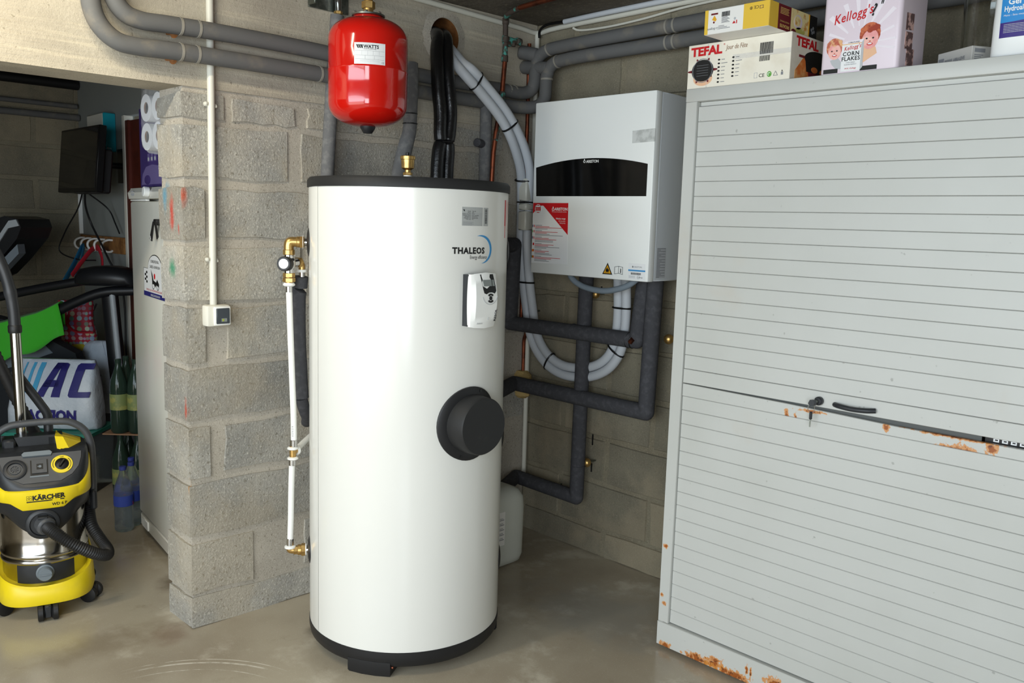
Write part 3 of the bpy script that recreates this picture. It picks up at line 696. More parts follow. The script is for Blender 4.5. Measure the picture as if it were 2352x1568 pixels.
# ------------------------------------------------------------------ red expansion vessel with its bracket
VX, VY, VR = .341, -1.168, .1345
rv = thing('expansion_vessel', (VX, VY, 1.79), 'glossy red expansion vessel hanging above the white tank', 'expansion vessel')
prof = []
zb, zt = 1.806, 2.168
for i in range(13): a = PI / 2 * i / 12; prof.append((max(.004, VR * math.sin(a) ** .8 if i else .004), zb + .078 * (1 - math.cos(a) ** .9 if i < 12 else 1)))
prof += [(VR, 1.93), (VR, 1.984), (VR + .0012, 1.987), (VR + .0012, 1.991), (VR, 1.994), (VR, 2.05)]
for i in range(12, -1, -1): a = PI / 2 * i / 12; prof.append((max(.004, VR * math.sin(a) ** .8 if i else .004), zt - .078 * (1 - math.cos(a) ** .9 if i < 12 else 1)))
MB().lathe(prof, (VX, VY, 0), 'red_paint', n=72).build('shell', rv, smooth=60)
b = MB(); b.lathe([(.052, 2.158), (.052, 2.168), (.048, 2.172)], (VX, VY, 0), 'red_paint', n=36); b.lathe([(.048, 2.171), (.056, 2.173), (.056, 2.178), (.02, 2.181)], (VX, VY, 0), 'steel', n=36)
for k in range(6): a = k * PI / 3 + .3; p = Vector((VX + .047 * math.cos(a), VY + .047 * math.sin(a), 2.177)); hexn(b, p, p + Vector((0, 0, .008)), .006, 'chrome')
b.build('flange', rv)
MB().lathe([(.0, 1.783), (.015, 1.784), (.019, 1.79), (.026, 1.802), (.027, 1.812)], (VX, VY, 0), 'black_plastic', n=24).build('cap', rv)
L = MB(); z0, z1, w = 1.994, 2.062, .103; a0 = -.050
strips(L, a0, z0, a0 + w, z1, 'paper', .0006, 12)
L.text('WATTS', FLAT, a0 + .031, z1 - .0175, .0155, 'ink', bold=.03, h=.0012, sx=.95)
for i, x in enumerate((.006, .0125, .019)): L.prism([(a0 + x, z1 - .0065), (a0 + x + .0055, z1 - .0065), (a0 + x + .0105, z1 - .018), (a0 + x + .006, z1 - .018)], FLAT, 0, .0011, 'ink')
L.prism([(a0 + .0255, z1 - .0065), (a0 + .0285, z1 - .0065), (a0 + .0285, z1 - .018)], FLAT, 0, .0011, 'ink')
L.text('WATER TECHNOLOGIES', FLAT, a0 + .031, z1 - .0215, .0037, 'ink', h=.0012)
for zz in (z1 - .026, z1 - .0405, z1 - .0525): strips(L, a0 + .003, zz, a0 + w - .003, zz + .0005, 'ink_grey', .0009, 8)
strips(L, a0 + .003, z0 + .003, a0 + w - .003, z0 + .0034, 'ink_pale', .0009, 8); strips(L, a0 + .003, z1 - .003, a0 + w - .003, z1 - .0026, 'ink_pale', .0009, 8)
for x in (.025, .044, .062, .082): strips(L, a0 + x, z1 - .0405, a0 + x + .0005, z1 - .026, 'ink_pale', .0009, 1)
for x in (.036, .066): strips(L, a0 + x, z1 - .0525, a0 + x + .0005, z1 - .0405, 'ink_grey', .0009, 1)
for i in range(3): strips(L, a0 + .02, z0 + .0125 - i * .0025, a0 + .085, z0 + .013 - i * .0025, 'ink_pale', .0009, 6)
L.text('CE', FLAT, a0 + .09, z0 + .004, .008, 'ink_grey', h=.0011)
wrapped(L, on_cyl(VX, VY, VR, -33)).build('label', rv, smooth=0)
bv = thing('brass_valve', (VX, VY, 2.18), 'brass shut-off valve on top of the red vessel', 'valve')
b = MB(); c = lambda z: Vector((VX, VY, z))
b.cyl(c(2.178), c(2.2), .017, 'brass', bev=.002); hexn(b, c(2.198), c(2.222), .023); b.cyl(c(2.222), c(2.238), .015, 'brass'); hexn(b, c(2.238), c(2.252), .022); b.cyl(c(2.252), c(2.27), .021, 'brass', bev=.003); b.cyl(c(2.27), c(2.29), .02, 'steel'); b.build('valve_body', bv)
br = thing('wall_bracket', (.01, -1.12, 2.25), 'galvanised bracket on the wall carrying the red vessel and its valve', 'bracket')
b = MB(); b.box((.004, -1.20, 2.25), (.012, -1.03, 2.36), 'steel', .001); b.box((.012, -1.20, 2.288), (.37, -1.13, 2.294), 'steel', .001); b.box((.012, -1.205, 2.255), (.06, -1.199, 2.292), 'steel', .001)
b.cyl((.035, -1.09, 2.30), (.035, -1.09, 2.232), .012, 'chrome'); hexn(b, Vector((.035, -1.09, 2.25)), Vector((.035, -1.09, 2.238)), .016, 'brass'); b.tube([(VX, VY, 2.285), (VX, VY, 2.31), (VX - .04, VY, 2.325), (.1, -1.13, 2.325), (.045, -1.1, 2.315), (.035, -1.09, 2.295)], .012, 'chrome'); b.build('bracket_plate', br)
# ------------------------------------------------------------------ pipes on the left wall
def pipe(name, path, r, mat, label, group=None, cat='pipe', sub=8, n=16, bands=(), bandm='tape', part='lagging', rf=None):
    lo = min(path, key=lambda p: p[2]); t = thing(name, lo, label, cat, group)
    MB().tube(path, r, mat, n, sub, rf).build(part, t)
    for p, ax in bands: MB().cyl(Vector(p) - Vector(ax) * .004, Vector(p) + Vector(ax) * .004, r + .0014, bandm, 20).build('joint_tape', t)
    return t
YX = (0, 1, 0)
pipe('lagged_pipe', [(.058, -1.922, CEIL), (.058, -1.917, 2.205), (.058, -1.902, 2.130), (.058, -1.872, 2.097), (.058, -1.827, 2.085), (.058, -1.747, 2.087), (.058, -1.587, 2.091), (.058, -1.187, 2.088), (.058, -0.742, 2.068), (.058, -0.297, 2.068), (.066, -.14, 2.068), (.08, -.105, 2.085), (.09, -.098, 2.12), (.09, -.095, 2.16), (.092, -.09, 2.19)],
     .028, 'foam_pvc', 'upper of the two grey lagged pipes running along the left wall behind the red vessel', bands=[((.058, -1.702, 2.088), YX), ((.058, -1.642, 2.090), YX), ((.058, -0.197, 2.068), YX), ((.058, -0.232, 2.068), YX)])
pipe('lagged_pipe', [(.058, -1.982, CEIL), (.058, -1.977, 2.155), (.058, -1.965, 2.077), (.058, -1.937, 2.035), (.058, -1.897, 2.010), (.058, -1.847, 2.004), (.058, -1.707, 2.008), (.058, -1.187, 2.009), (.058, -0.742, 2.003), (.058, -0.297, 2.003), (.1, -.16, 2.0), (.135, -.115, 2.01), (.152, -.095, 2.04), (.153, -.09, 2.09), (.153, -.088, 2.13), (.158, -.087, 2.15)],
     .028, 'foam_pvc', 'lower of the two grey lagged pipes running along the left wall behind the red vessel', bands=[((.058, -1.702, 2.008), YX), ((.058, -1.647, 2.009), YX), ((.058, -1.187, 2.009), YX)])
# clips of those pipes, seen at the joints
for z, y in ((2.05, -1.72), (1.968, -1.725)):
    t = thing('pipe_clip', (.01, y, z), 'rusty pipe clip under the %s grey pipe, above the opening' % ('upper' if z > 2 else 'lower'), 'pipe clip')
    b = MB(); b.cyl((.0, y, z + .020), (.05, y, z + .014), .005, 'earthen', 8); b.lathe([(.0, 0), (.011, .001), (.012, .005), (.0, .007)], (.05, y, z + .012), 'earthen', (.9, 0, -.4), 16); b.build('clip_band', t)
pipe('lagged_pipe', [(.028, -1.09, 2.236), (.026, -1.10, 2.1), (.036, -1.122, 1.894), (.036, -1.137, 1.66), (.036, -1.15, 1.4), (.036, -1.15, 1.1)], .025, 'foam', 'grey foam lagged pipe dropping behind the red vessel, left of it')
tb = pipe('lagged_pipe', [(.13, -.822, 2.09), (.14, -.827, 2.03), (.14, -.83, 1.9), (.14, -.834, 1.83), (.14, -.85, 1.78), (.14, -.872, 1.70), (.14, -.885, 1.645), (.14, -.885, 1.5)], .027, 'foam', 'bent grey foam lagged pipe dropping at the right of the red vessel', rf=lambda t, i: .027 if t < .42 else .027 + .003 * min(1, (t - .42) * 5))
for z in (1.90, 1.862): MB().lathe([(.027, -.0025), (.0292, -.0015), (.0292, .0015), (.027, .0025)], (.14, -.831, z), 'black', n=20).build('cable_tie', tb)
t = pipe('lagged_pipe', [(.06, -.359, 1.985), (.06, -.359, 1.3)], .026, 'foam', 'dark grey lagged pipe with a side stub rising behind the tank', sub=1)
b = MB(); b.cyl((.06, -.375, 1.825), (.075, -.425, 1.828), .018, 'foam_dark', bev=.004); b.cyl((.06, -.363, 1.825), (.062, -.372, 1.825), .024, 'foam'); b.build('stub', t)
# twin black insulated lines from the duct into the tank
t = thing('insulated_line', (.23, -.74, 1.62), 'pair of thick black insulated solar lines bending out of the round wall hole', 'pipe')
for k, (dy, dx) in enumerate(((-.026, 0), (.026, .005))):
    MB().tube([(-.12, -.56 + dy * .6, 2.262), (-.02, -.575 + dy * .7, 2.262), (.05, -.605 + dy * .8, 2.235), (.10, -.645 + dy, 2.165), (.13, -.665 + dy, 2.09), (.142, -.665 + dy * 1.1, 2.0), (.146, -.658 + dy * 1.05, 1.92), (.148, -.662 + dy * .9, 1.835), (.149, -.664 + dy * .72, 1.805), (.15, -.668 + dy * .95, 1.775), (.152, -.675 + dy, 1.70), (.155, -.678 + dy, 1.6), (.155, -.678 + dy, 1.5)], .0265, 'foam_black', 18, 8,
              lambda u, i: .0265 - .006 * math.exp(-((u - .665) / .012) ** 2)).build('insulation', t)
b = MB(); b.tube([(.14, -.70, 1.803), (.172, -.685, 1.805), (.172, -.648, 1.806), (.15, -.63, 1.806)], .004, 'black', 8); b.build('cable_tie', t)
# twin white insulated lines: duct -> down the corner -> loop -> up into the wall unit
t = thing('insulated_line', (.256, -.09, .83), 'pair of white insulated cooling lines looping from wall hole to the wall unit', 'pipe')
base = [(-.1, -.545, 2.235), (-.01, -.55, 2.225), (.05, -.56, 2.185), (.11, -.56, 2.13), (.148, -.54, 2.092), (.15, -.46, 2.037), (.15, -.345, 1.949), (.148, -.277, 1.877), (.135, -.215, 1.80), (.115, -.165, 1.725), (.095, -.14, 1.66), (.08, -.125, 1.55), (.07, -.115, 1.40), (.075, -.095, 1.22), (.085, -.08, 1.10), (.105, -.072, .99), (.15, -.07, .915), (.22, -.07, .862), (.30, -.07, .838), (.40, -.07, .84), (.49, -.07, .862), (.56, -.07, .905), (.605, -.07, .97), (.625, -.075, 1.05), (.632, -.08, 1.14), (.63, -.09, 1.30)]
for k in (0, 1):
    path = []
    for i, p in enumerate(base):
        a = Vector(base[max(i - 1, 0)]); c = Vector(base[min(i + 1, len(base) - 1)]); d = (c - a).normalized()
        wallB = min(1, max(0, (2.0 - p[2]) / .5)) if i < 12 else 1
        side = d.cross(Vector((1, 0, 0))).lerp(d.cross(Vector((0, -1, 0))), wallB).normalized()
        path.append(Vector(p) + side * (.021 if k else -.021))
    MB().tube(path, .0205, 'foam_white', 16, 6).build('insulation', t)
def tie(c, ax, rx, ry, sidev):
    ax = Vector(ax).normalized(); s_ = (Vector(sidev) - ax * Vector(sidev).dot(ax)).normalized(); o_ = ax.cross(s_); c = Vector(c)
    pts = [c + s_ * rx * math.cos(2 * PI * i / 16) + o_ * ry * math.sin(2 * PI * i / 16) for i in range(17)]
    return MB().tube(pts, .0042, 'black', 8, 1)
for c, ax, sv in (((.15, -.50, 2.064), (0, .8, -.55), (0, .5, .8)), ((.15, -.30, 1.905), (0, .6, -.8), (0, .8, .6)), ((.10, -.148, 1.685), (-.2, .3, -1), (.8, .8, 0)), ((.075, -.095, 1.22), (0, 0, 1), (1, 0, 0)), ((.215, -.07, .866), (.85, 0, -.5), (.5, 0, .85)), ((.60, -.07, .965), (.5, 0, .8), (.8, 0, -.5)), ((.63, -.08, 1.15), (0, 0, 1), (1, 0, 0))):
    tie(c, ax, .045, .024, sv).build('cable_tie', t)
# ------------------------------------------------------------------ conduits, copper, switch
t = thing('conduit', (.014, -1.585, 1.18), 'thin white vertical conduit on the block wall above the switch', 'conduit')
MB().tube([(.014, -1.578, CEIL), (.014, -1.58, 1.9), (.014, -1.585, 1.175)], .0125, 'cond', 14, 1).build('tube', t)
for z, y in ((1.859, -1.58), (1.334, -1.5845)):
    b = MB(); b.box((.002, y - .022, z - .006), (.012, y + .022, z + .006), 'cond', .002); b.box((.004, y - .024, z - .004), (.022, y - .0145, z + .008), 'cond', .002); b.box((.004, y + .0135, z - .009), (.018, y + .021, z + .001), 'cond', .002); b.build('clip', t)
t = thing('light_switch', (.02, -1.58, 1.104), 'white surface light switch with dark rocker at the foot of the conduit', 'switch')
MB().box((.0, -1.622, 1.104), (.046, -1.538, 1.178), 'ivory', .007, seg=2).build('housing', t)
b = MB(); b.box((.044, -1.60, 1.108), (.054, -1.54, 1.174), 'white', .004, seg=2); b.build('cover_frame', t)
b = MB(); b.box((.052, -1.594, 1.114), (.058, -1.546, 1.168), 'dark_switch', .002); rk = b.build('rocker', t)
b = MB(); b.box((.0575, -1.577, 1.121), (.0585, -1.557, 1.133), 'lcd'); b.box((.058, -1.574, 1.123), (.059, -1.568, 1.131), 'neon'); b.build('indicator', rk)
pipe('conduit', [(.014, -.95, 2.375), (.014, -.68, 2.371), (.014, -.374, 2.364), (.014, -.11, 2.357), (.016, -.03, 2.352), (.03, -.014, 2.352), (.1, -.014, 2.358), (.5, -.014, 2.362), (1.4, -.014, 2.37)], .011, 'cond', 'thin white conduit following the ceiling round the corner', part='tube', cat='conduit', sub=5)
pipe('conduit', [(.20, -.035, 2.374), (.45, -.035, 2.378), (1.4, -.035, 2.378)], .011, 'foam_white', 'short grey-white sleeve beside the ceiling, right of the corner', part='tube', cat='conduit', sub=4)
pipe('cable', [(.035, -.02, 2.33), (.045, -.03, 2.355), (.09, -.04, 2.372), (.21, -.035, 2.374)], .006, 'black', 'short black cable bending from the corner into the white sleeve', part='core', cat='cable')
pipe('cable', [(.24, -.02, 2.345), (.26, -.014, 2.335), (.4, -.014, 2.325), (.6, -.014, 2.33), (.8, -.014, 2.345), (.95, -.014, 2.35), (1.3, -.014, 2.35)], .005, 'cond', 'thin beige cable sagging along the back wall above the lagged pipes', part='core', cat='cable')
pipe('conduit', [(.022, -.02, 2.345), (.02, -.02, 1.6), (.02, -.018, .27)], .011, 'cond', 'thin white conduit running down the room corner', part='tube', cat='conduit', sub=1)
t = thing('copper_pipe', (.10, -.355, 1.3), 'tarnished copper pipe with green patina on the left wall near the corner', 'pipe')
MB().tube([(.6, -.37, 2.372), (.38, -.37, 2.368), (.25, -.37, 2.362)], .0105, 'copper', 12, 4).build('pipe_run', t)
b = MB(); b.tube([(.26, -.37, 2.362), (.15, -.33, 2.36), (.105, -.30, 2.352), (.10, -.295, 2.33), (.10, -.294, 2.18)], .0115, 'patina', 12, 4)
for z in (2.345, 2.27, 2.19): b.cyl((.10, -.295, z - .014), (.10, -.295, z + .014), .0145, 'patina', 14, bev=.002)
b.cyl((.10, -.29, 2.274), (.10, -.215, 2.272), .011, 'patina'); b.cyl((.10, -.23, 2.274), (.10, -.20, 2.272), .0155, 'patina', bev=.004); b.cyl((.10, -.245, 2.266), (.10, -.245, 2.248), .009, 'patina'); b.cyl((.10, -.21, 2.272), (.01, -.20, 2.272), .009, 'patina'); b.build('tarnished_joint', t)
MB().tube([(.10, -.293, 2.19), (.10, -.306, 2.04)], .0105, 'copper', 12, 1).build('pipe_run', t)
b = MB(); b.tube([(.10, -.304, 2.05), (.10, -.309, 2.0)], .014, 'patina', 12, 1); b.tube([(.10, -.312, 1.985), (.10, -.318, 1.94), (.10, -.33, 1.885), (.10, -.34, 1.84)], .0115, 'patina', 12, 4); b.build('tarnished_joint', t)
MB().tube([(.10, -.308, 2.01), (.10, -.335, 1.88), (.10, -.348, 1.79), (.10, -.353, 1.67), (.10, -.356, 1.3)], .0105, 'copper', 12, 1).build('pipe_run', t)
pipe('copper_pipe', [(.012, -.060, 2.30), (.012, -.058, 2.0), (.012, -.06, 1.5), (.012, -.06, .99)], .009, 'copper', 'thin copper pipe hidden in the corner beside the white conduit', sub=1, part='pipe_run')
t = pipe('copper_pipe', [(.05, -.045, 1.01), (.03, -.04, .975), (.012, -.035, .94), (.008, -.032, .88), (.008, -.032, .70)], .0085, 'copper', 'short bent copper pipe in the corner entering yellow foam', part='pipe_run')
b = MB(); rr_ = random.Random(2)
for z, s_ in ((.765, 1), (.69, .9)):
    b.loft([[Vector((.012 + .05 * s_ * k * math.cos(2 * PI * i / 14) * (1 + .12 * rr_.random()), -.042 + .036 * s_ * k * math.sin(2 * PI * i / 14), z + dz)) for i in range(14)] for k, dz in ((.55, -.03), (1, -.016), (1.05, .008), (.6, .026))], 'pu_foam')
tag(b.build('foam_plug', None, (.012, -.042, .66)), 'lumps of yellow expanding foam round the lagged pipe in the corner', 'foam')
# lagged pipes crossing the back wall: corner tees and two high runs
XX = (1, 0, 0)
t = pipe('lagged_pipe', [(.092, -.09, 2.185), (.092, -.088, 2.215), (.115, -.087, 2.237), (.15, -.086, 2.25), (.22, -.085, 2.256), (.9, -.085, 2.266), (2.0, -.085, 2.28)], .0275, 'foam_pvc', 'upper of two thick dark lagged pipes along the top of the back wall', sub=6, bands=[((.165, -.086, 2.252), (.95, 0, .3)), ((.80, -.085, 2.2645), XX), ((.835, -.085, 2.265), XX)])
b = MB(); b.cyl((.095, -.09, 2.235), (.02, -.13, 2.253), .03, 'foam_pvc', 18, bev=.006); b.build('tee_stub', t)
t = pipe('lagged_pipe', [(.158, -.087, 2.145), (.165, -.085, 2.17), (.19, -.083, 2.19), (.23, -.082, 2.198), (.9, -.082, 2.205), (2.0, -.082, 2.21)], .0275, 'foam_pvc', 'lower of two thick dark lagged pipes along the top of the back wall', sub=6, bands=[((.215, -.083, 2.196), (.97, 0, .2)), ((.155, -.088, 2.125), (0, 0, 1)), ((.80, -.082, 2.204), XX), ((.835, -.082, 2.2045), XX)])
b = MB(); b.cyl((.165, -.085, 2.172), (.01, -.095, 2.192), .029, 'foam_pvc', 18, bev=.006); b.build('tee_stub', t)
# charcoal pipes below the unit, in elbows with mitred corners
def lag(name, segs, label, r=.033):
    t = thing(name, min(segs, key=lambda s_: s_[1][2])[1], label, 'pipe', None)
    for a, c in segs: MB().tube([a, c], r, 'foam_dark', 20, 1).build('lagging', t)
    pts = [segs[0][0]] + [s_[1] for s_ in segs]
    for p in pts[1:-1]: MB().lathe([(r * math.sin(PI * i / 8) if 0 < i < 8 else .001, -r * math.cos(PI * i / 8)) for i in range(9)], p, 'foam_dark', n=18).build('elbow', t)
    return t
Yw = -.11
t = lag('lagged_pipe', [((.30, -.8, 1.395), (.06, -.165, 1.392)), ((.06, -.165, 1.392), (.045, -.165, 1.032)), ((.045, -.165, 1.032), (.735, -.105, 1.025)), ((.735, -.105, 1.025), (.765, -.105, 1.30))], 'charcoal lagged pipe from the tank: across, down, right, up to the unit', .0335)
MB().lathe([(.0345, -.003), (.0355, 0), (.0345, .003)], (.40, -.121, 1.028), 'foam_dark', XX, 20).build('joint_ring', t)
b = MB()
for x_, k in ((.700, .9), (.722, 1)): b.lathe([(.034, -.003), (.0362, 0), (.034, .003)], (x_, -.106, 1.025), 'black', (1, 0, -.15 * k), 20)
b.cyl((.728, -.14, 1.02), (.742, -.142, 1.035), .01, 'copper'); b.build('cable_tie', t)
t = lag('lagged_pipe', [((.36, -.75, .74), (.05, -.13, .745)), ((.05, -.13, .745), (.80, -.105, .735)), ((.80, -.105, .735), (.815, -.105, 1.30))], 'charcoal lagged pipe crossing low behind the tank and rising to the unit', .034)
t2 = MB(); f = Fr((.075, -.166, .74), (1, .0, 0), (0, 0, 1)); t2.rect(f, -.012, -.012, .022, .012, 'ink_pale', .0008); t2.rect(f, -.005, -.006, .015, .006, 'ink_grey', .0012); t2.build('label', t)
t = lag('lagged_pipe', [((.40, -.75, .285), (.05, -.10, .287)), ((.05, -.10, .287), (.432, -.095, .278)), ((.432, -.095, .278), (.44, -.095, 1.30))], 'lowest charcoal lagged pipe, rising as the long vertical run to the unit', .032)
for z in (.425, 1.05): MB().lathe([(.033, -.002), (.0338, 0), (.033, .002)], (.4365, -.095, z), 'foam_dark', n=20).build('joint_ring', t)
f = Fr((.055, -.2005, 1.393), (1, 0, 0), (0, 0, 1)); m_ = MB(); m_.rect(f, -.02, -.012, .012, .012, 'ink_pale', .0008); m_.rect(f, -.014, -.006, .006, .006, 'ink_grey', .0012); m_.build('label', bpy.data.objects['lagged_pipe.007'] if 'lagged_pipe.007' in bpy.data.objects else t)
for i, (x, z, lb) in enumerate(((.42, 1.187, 'round brass pipe fixing just below the wall unit'), (.817, 1.035, 'round brass pipe fixing nearest to the grey cabinet'), (.41, .43, 'round brass pipe fixing right of the long vertical pipe, low down'), (.206, .269, 'round brass pipe fixing resting above the lowest horizontal pipe'), (-.0, 1.075, 'round brass pipe fixing in the corner right beside the tank'))):
    x = max(x, .03) + .045; z += .008; t = thing('pipe_fixing', (x, 0, z), lb, 'pipe fixing', 'brass pipe fixings on the back wall'); s_ = 1 if i != 3 else .75
    b = MB(); b.cyl((x, .004, z), (x, -.06, z), .004, 'steel', 8); b.lathe([(.006, 0), (.018 * s_, .006), (.021 * s_, .016), (.018 * s_, .026), (.009, .032), (0, .033)], (x, -.045, z), 'brass', (0, -1, 0), 22); b.build('fixing_head', t)
for x, z, h in ((.45, 1.215, .02), (.455, 1.0, .045), (.435, .53, .05), (.435, .40, .04), (.90, 1.19, .04), (.905, .96, .045)):
    MB().box((x - .003, -.003, z - h / 2), (x + .003, .0, z + h / 2), 'ink').build('chalk_line', wall_back, smooth=0)
# white cable joints in the corner
t = thing('cable_joint', (.05, -.06, 1.46), 'white plastic cable joint boxes stacked in the corner left of the wall unit', 'junction box')
for a, c in ((1.59, 1.69), (1.55, 1.58), (1.46, 1.545)): MB().box((.075, -.165, a), (.125, -.115, c), 'cond', .006).build('box', t)
MB().box((.07, -.17, 1.582), (.128, -.112, 1.588), 'black', .001).build('tie', t)
# jerrycan behind the tank
t = thing('jerrycan', (.225, -.42, 0), 'translucent white plastic jerrycan on the floor behind the tank', 'jerrycan')
b = MB(); rings = []
for z, a, c in ((.0, .085, .10), (.012, .105, .12), (.04, .113, .128), (.25, .115, .13), (.30, .112, .126), (.33, .095, .108), (.345, .06, .07)): rings.append(sup(a, c, 4.5, 40, z, cx=.215, cy=-.42))
b.loft(rings, 'jerry'); b.build('can_body', t, smooth=50)
b = MB(); b.cyl((.16, -.42, .34), (.16, -.42, .375), .03, 'white'); b.build('cap', t)
f = Fr((.3295, -.50, .06), (0, 1, 0), (0, 0, 1)); b = MB(); b.rect(f, .0, .05, .062, .20, 'carton_white', .0012)
for i in range(5): b.rect(f, .03, .075 + i * .022, .056, .078 + i * .022, 'ink_grey', .0018); b.rect(f, .03, .082 + i * .022, .05, .084 + i * .022, 'ink_grey', .0018)
b.build('label', t)
# ------------------------------------------------------------------ wall unit
un = thing('heat_pump_unit', (.593, -.012, 1.282), 'white wall-hung heating unit with black arched window, left of the cabinet', 'heating unit')
UF = Fr((.28, -.28, 1.282), (1, 0, 0), (0, 0, 1)); UW, UH = .626, .711
MB().box((.285, -.24, 1.284), (.904, -.012, 1.991), 'grey_unit', .004).build('casing', un)
MB().box((.28, -.28, 1.282), (.906, -.2415, 1.993), 'white_unit', .006, seg=2).build('front_cover', un)
MB().box((.30, -.272, 1.2822), (.32, -.262, 1.2825), 'ink').build('cover_screw', un)
arch = [(.022, .324), (.6, .323)] + [(.6 - .584 * i / 16, .443 + .030 * (1 - ((.6 - .584 * i / 16 - .308) / .292) ** 2)) for i in range(17)]
MB().prism(arch, UF, -.002, .0012, 'black_gloss').build('window', un, smooth=0)
b = MB(); b.text('ARISTON', UF, .296, .455, .0155, 'white', bold=.02, h=.0022, sx=1.0); b.ring(UF, .286, .4605, .0035, .0055, 'white', .0022, 14); b.ell(UF, .286, .4675, .0022, .003, 'white', .0022, n=8); b.build('brand_lettering', un, smooth=0)
b = MB(); b.prism([(.522, .522), (.627, .524), (.627, .572), (.521, .568)], UF, 0, .0006, 'dust'); b.build('tape', un)
# sticker with languages
b = MB(); b.prism([(.004, .042), (.212, .046), (.207, .296), (.006, .296)], UF, 0, .0006, 'paper')
red = [(.006, .296), (.005, .252)] + [(.005 + .030 * i / 4, .252 + .022 * (i / 4)) for i in range(1, 5)] + [(.05, .283), (.058, .285), (.066, .284), (.075, .277), (.2095, .166), (.207, .296)]
b.prism(red, UF, 0, .0010, 'red')
b.ring(UF, .036, .271, .0165, .019, 'paper', .0014, 20); b.ell(UF, .036, .271, .0165, .0165, 'red', .0012); b.rect(UF, .018, .278, .054, .284, 'paper', .0014); b.rect(UF, .021, .258, .051, .264, 'paper', .0014); b.text('WARRANTY', UF, .0365, .2685, .0062, 'paper', 'CENTER', h=.0018)
b.text('ARISTON', UF, .132, .2655, .0165, 'paper', bold=.03, h=.0016, sx=1.05); b.ring(UF, .123, .270, .004, .0065, 'paper', .0016, 14); b.ell(UF, .123, .278, .0025, .003, 'paper', .0016, n=8)
b.text('The home of sustainable comfort', UF, .116, .258, .0062, 'paper', h=.0016); b.text('Nimbus range', UF, .195, .229, .0095, 'paper', 'RIGHT', bold=.02, h=.0016); b.text('Air-to-water', UF, .195, .220, .0075, 'paper', 'RIGHT', h=.0016); b.text('heat pump', UF, .195, .212, .0075, 'paper', 'RIGHT', h=.0016)
r3 = random.Random(8); flags = [('navy', 'paper', 'red'), ('green_logo', 'paper', 'red'), ('navy', 'paper', 'red'), ('paper', 'red', 'red'), ('red', 'warn', 'red'), ('ink', 'warn', 'red')]
zz = .200
for k in range(6):
    for i, c in enumerate(flags[k]): b.rect(UF, .006 + i * .004, zz - .006, .010 + i * .004, zz + .004, c, .0012)
    for j in range(5 if k else 4):
        w = r3.uniform(.06, .16) if j else .04
        w = min(w, .185 - .02 - (0 if zz < .16 else 0)); w = min(w, (.207 - .022 - max(0, (zz - .166) * .95)) * .95)
        b.rect(UF, .022, zz + .001, .022 + w, zz + .003, 'red' if j in (1, 2) else 'ink_grey', .0012); zz -= .0048
    zz -= .003
b.build('warranty_sticker', un, smooth=0)
b = MB()
b.prism([(.402, .018), (.453, .018), (.4275, .064)], UF, 0, .0006, 'ink'); b.prism([(.409, .0222), (.446, .0222), (.4275, .0555)], UF, 0, .0012, 'warn')
b.prism([(.421, .028), (.434, .028), (.437, .034), (.433, .041), (.430, .038), (.428, .047), (.422, .039), (.419, .034)], UF, 0, .0016, 'ink'); b.rect(UF, .417, .0245, .438, .026, 'ink', .0016)
b.build('hazard_sign', un, smooth=0)
b = MB()
for p, q in (((.464, .022), (.464, .05)), ((.484, .026), (.484, .053)), ((.504, .022), (.504, .05)), ((.464, .05), (.484, .053)), ((.484, .053), (.504, .05)), ((.464, .022), (.484, .026)), ((.484, .026), (.504, .022))):
    d = (Vector(q) - Vector(p)).normalized() * .0; nx = Vector((-(q[1] - p[1]), q[0] - p[0])).normalized() * .0007
    b.prism([(p[0] + nx.x, p[1] + nx.y), (p[0] - nx.x, p[1] - nx.y), (q[0] - nx.x, q[1] - nx.y), (q[0] + nx.x, q[1] + nx.y)], UF, 0, .0008, 'ink')
b.text('i', UF, .4945, .0285, .024, 'ink', 'CENTER', bold=.04, h=.0009); b.build('manual_sign', un, smooth=0)
b = MB(); b.rect(UF, .532, .006, .613, .068, 'paper', .0006); b.rect(UF, .532, .038, .613, .044, 'blue', .0011); b.text('ARISTON', UF, .578, .052, .009, 'ink_grey', 'CENTER', h=.0011); b.ring(UF, .553, .055, .0018, .0035, 'ink', .0011, 10)
x = .545
while x < .592: w = r3.choice((.0008, .0014, .002)); b.rect(UF, x, .025, x + w, .033, 'ink', .0011); x += w + .0012
for i in range(3): b.rect(UF, .536, .012 + i * .0035, .566, .0135 + i * .0035, 'ink_pale', .0011)
b.ring(UF, .582, .0165, .006, .0068, 'ink_grey', .0011, 14); b.text('Cleanergy', UF, .59, .014, .006, 'ink', 'CENTER', h=.0013); b.build('energy_label', un, smooth=0)
SF = Fr((.904, -.232, 1.284), (0, 1, 0), (0, 0, 1)); b = MB(); b.rect(SF, .003, .012, .062, .128, 'ink_pale', .0005)
for i in range(22): b.rect(SF, .005, .124 - i * .0052, .005 + (.054 if i % 2 == 0 else r3.uniform(.01, .035)), .1262 - i * .0052, 'ink_grey', .0009)
b.build('side_notice', un, smooth=0)
pipe('drain_hose', [(.435, -.2, 1.285), (.455, -.2, 1.262), (.5, -.2, 1.240), (.56, -.2, 1.228), (.63, -.2, 1.226), (.69, -.2, 1.236), (.75, -.2, 1.256), (.795, -.2, 1.285)], .0125, 'hose_grey', 'smooth grey hose sagging in a curve below the white wall unit', part='hose', cat='hose')
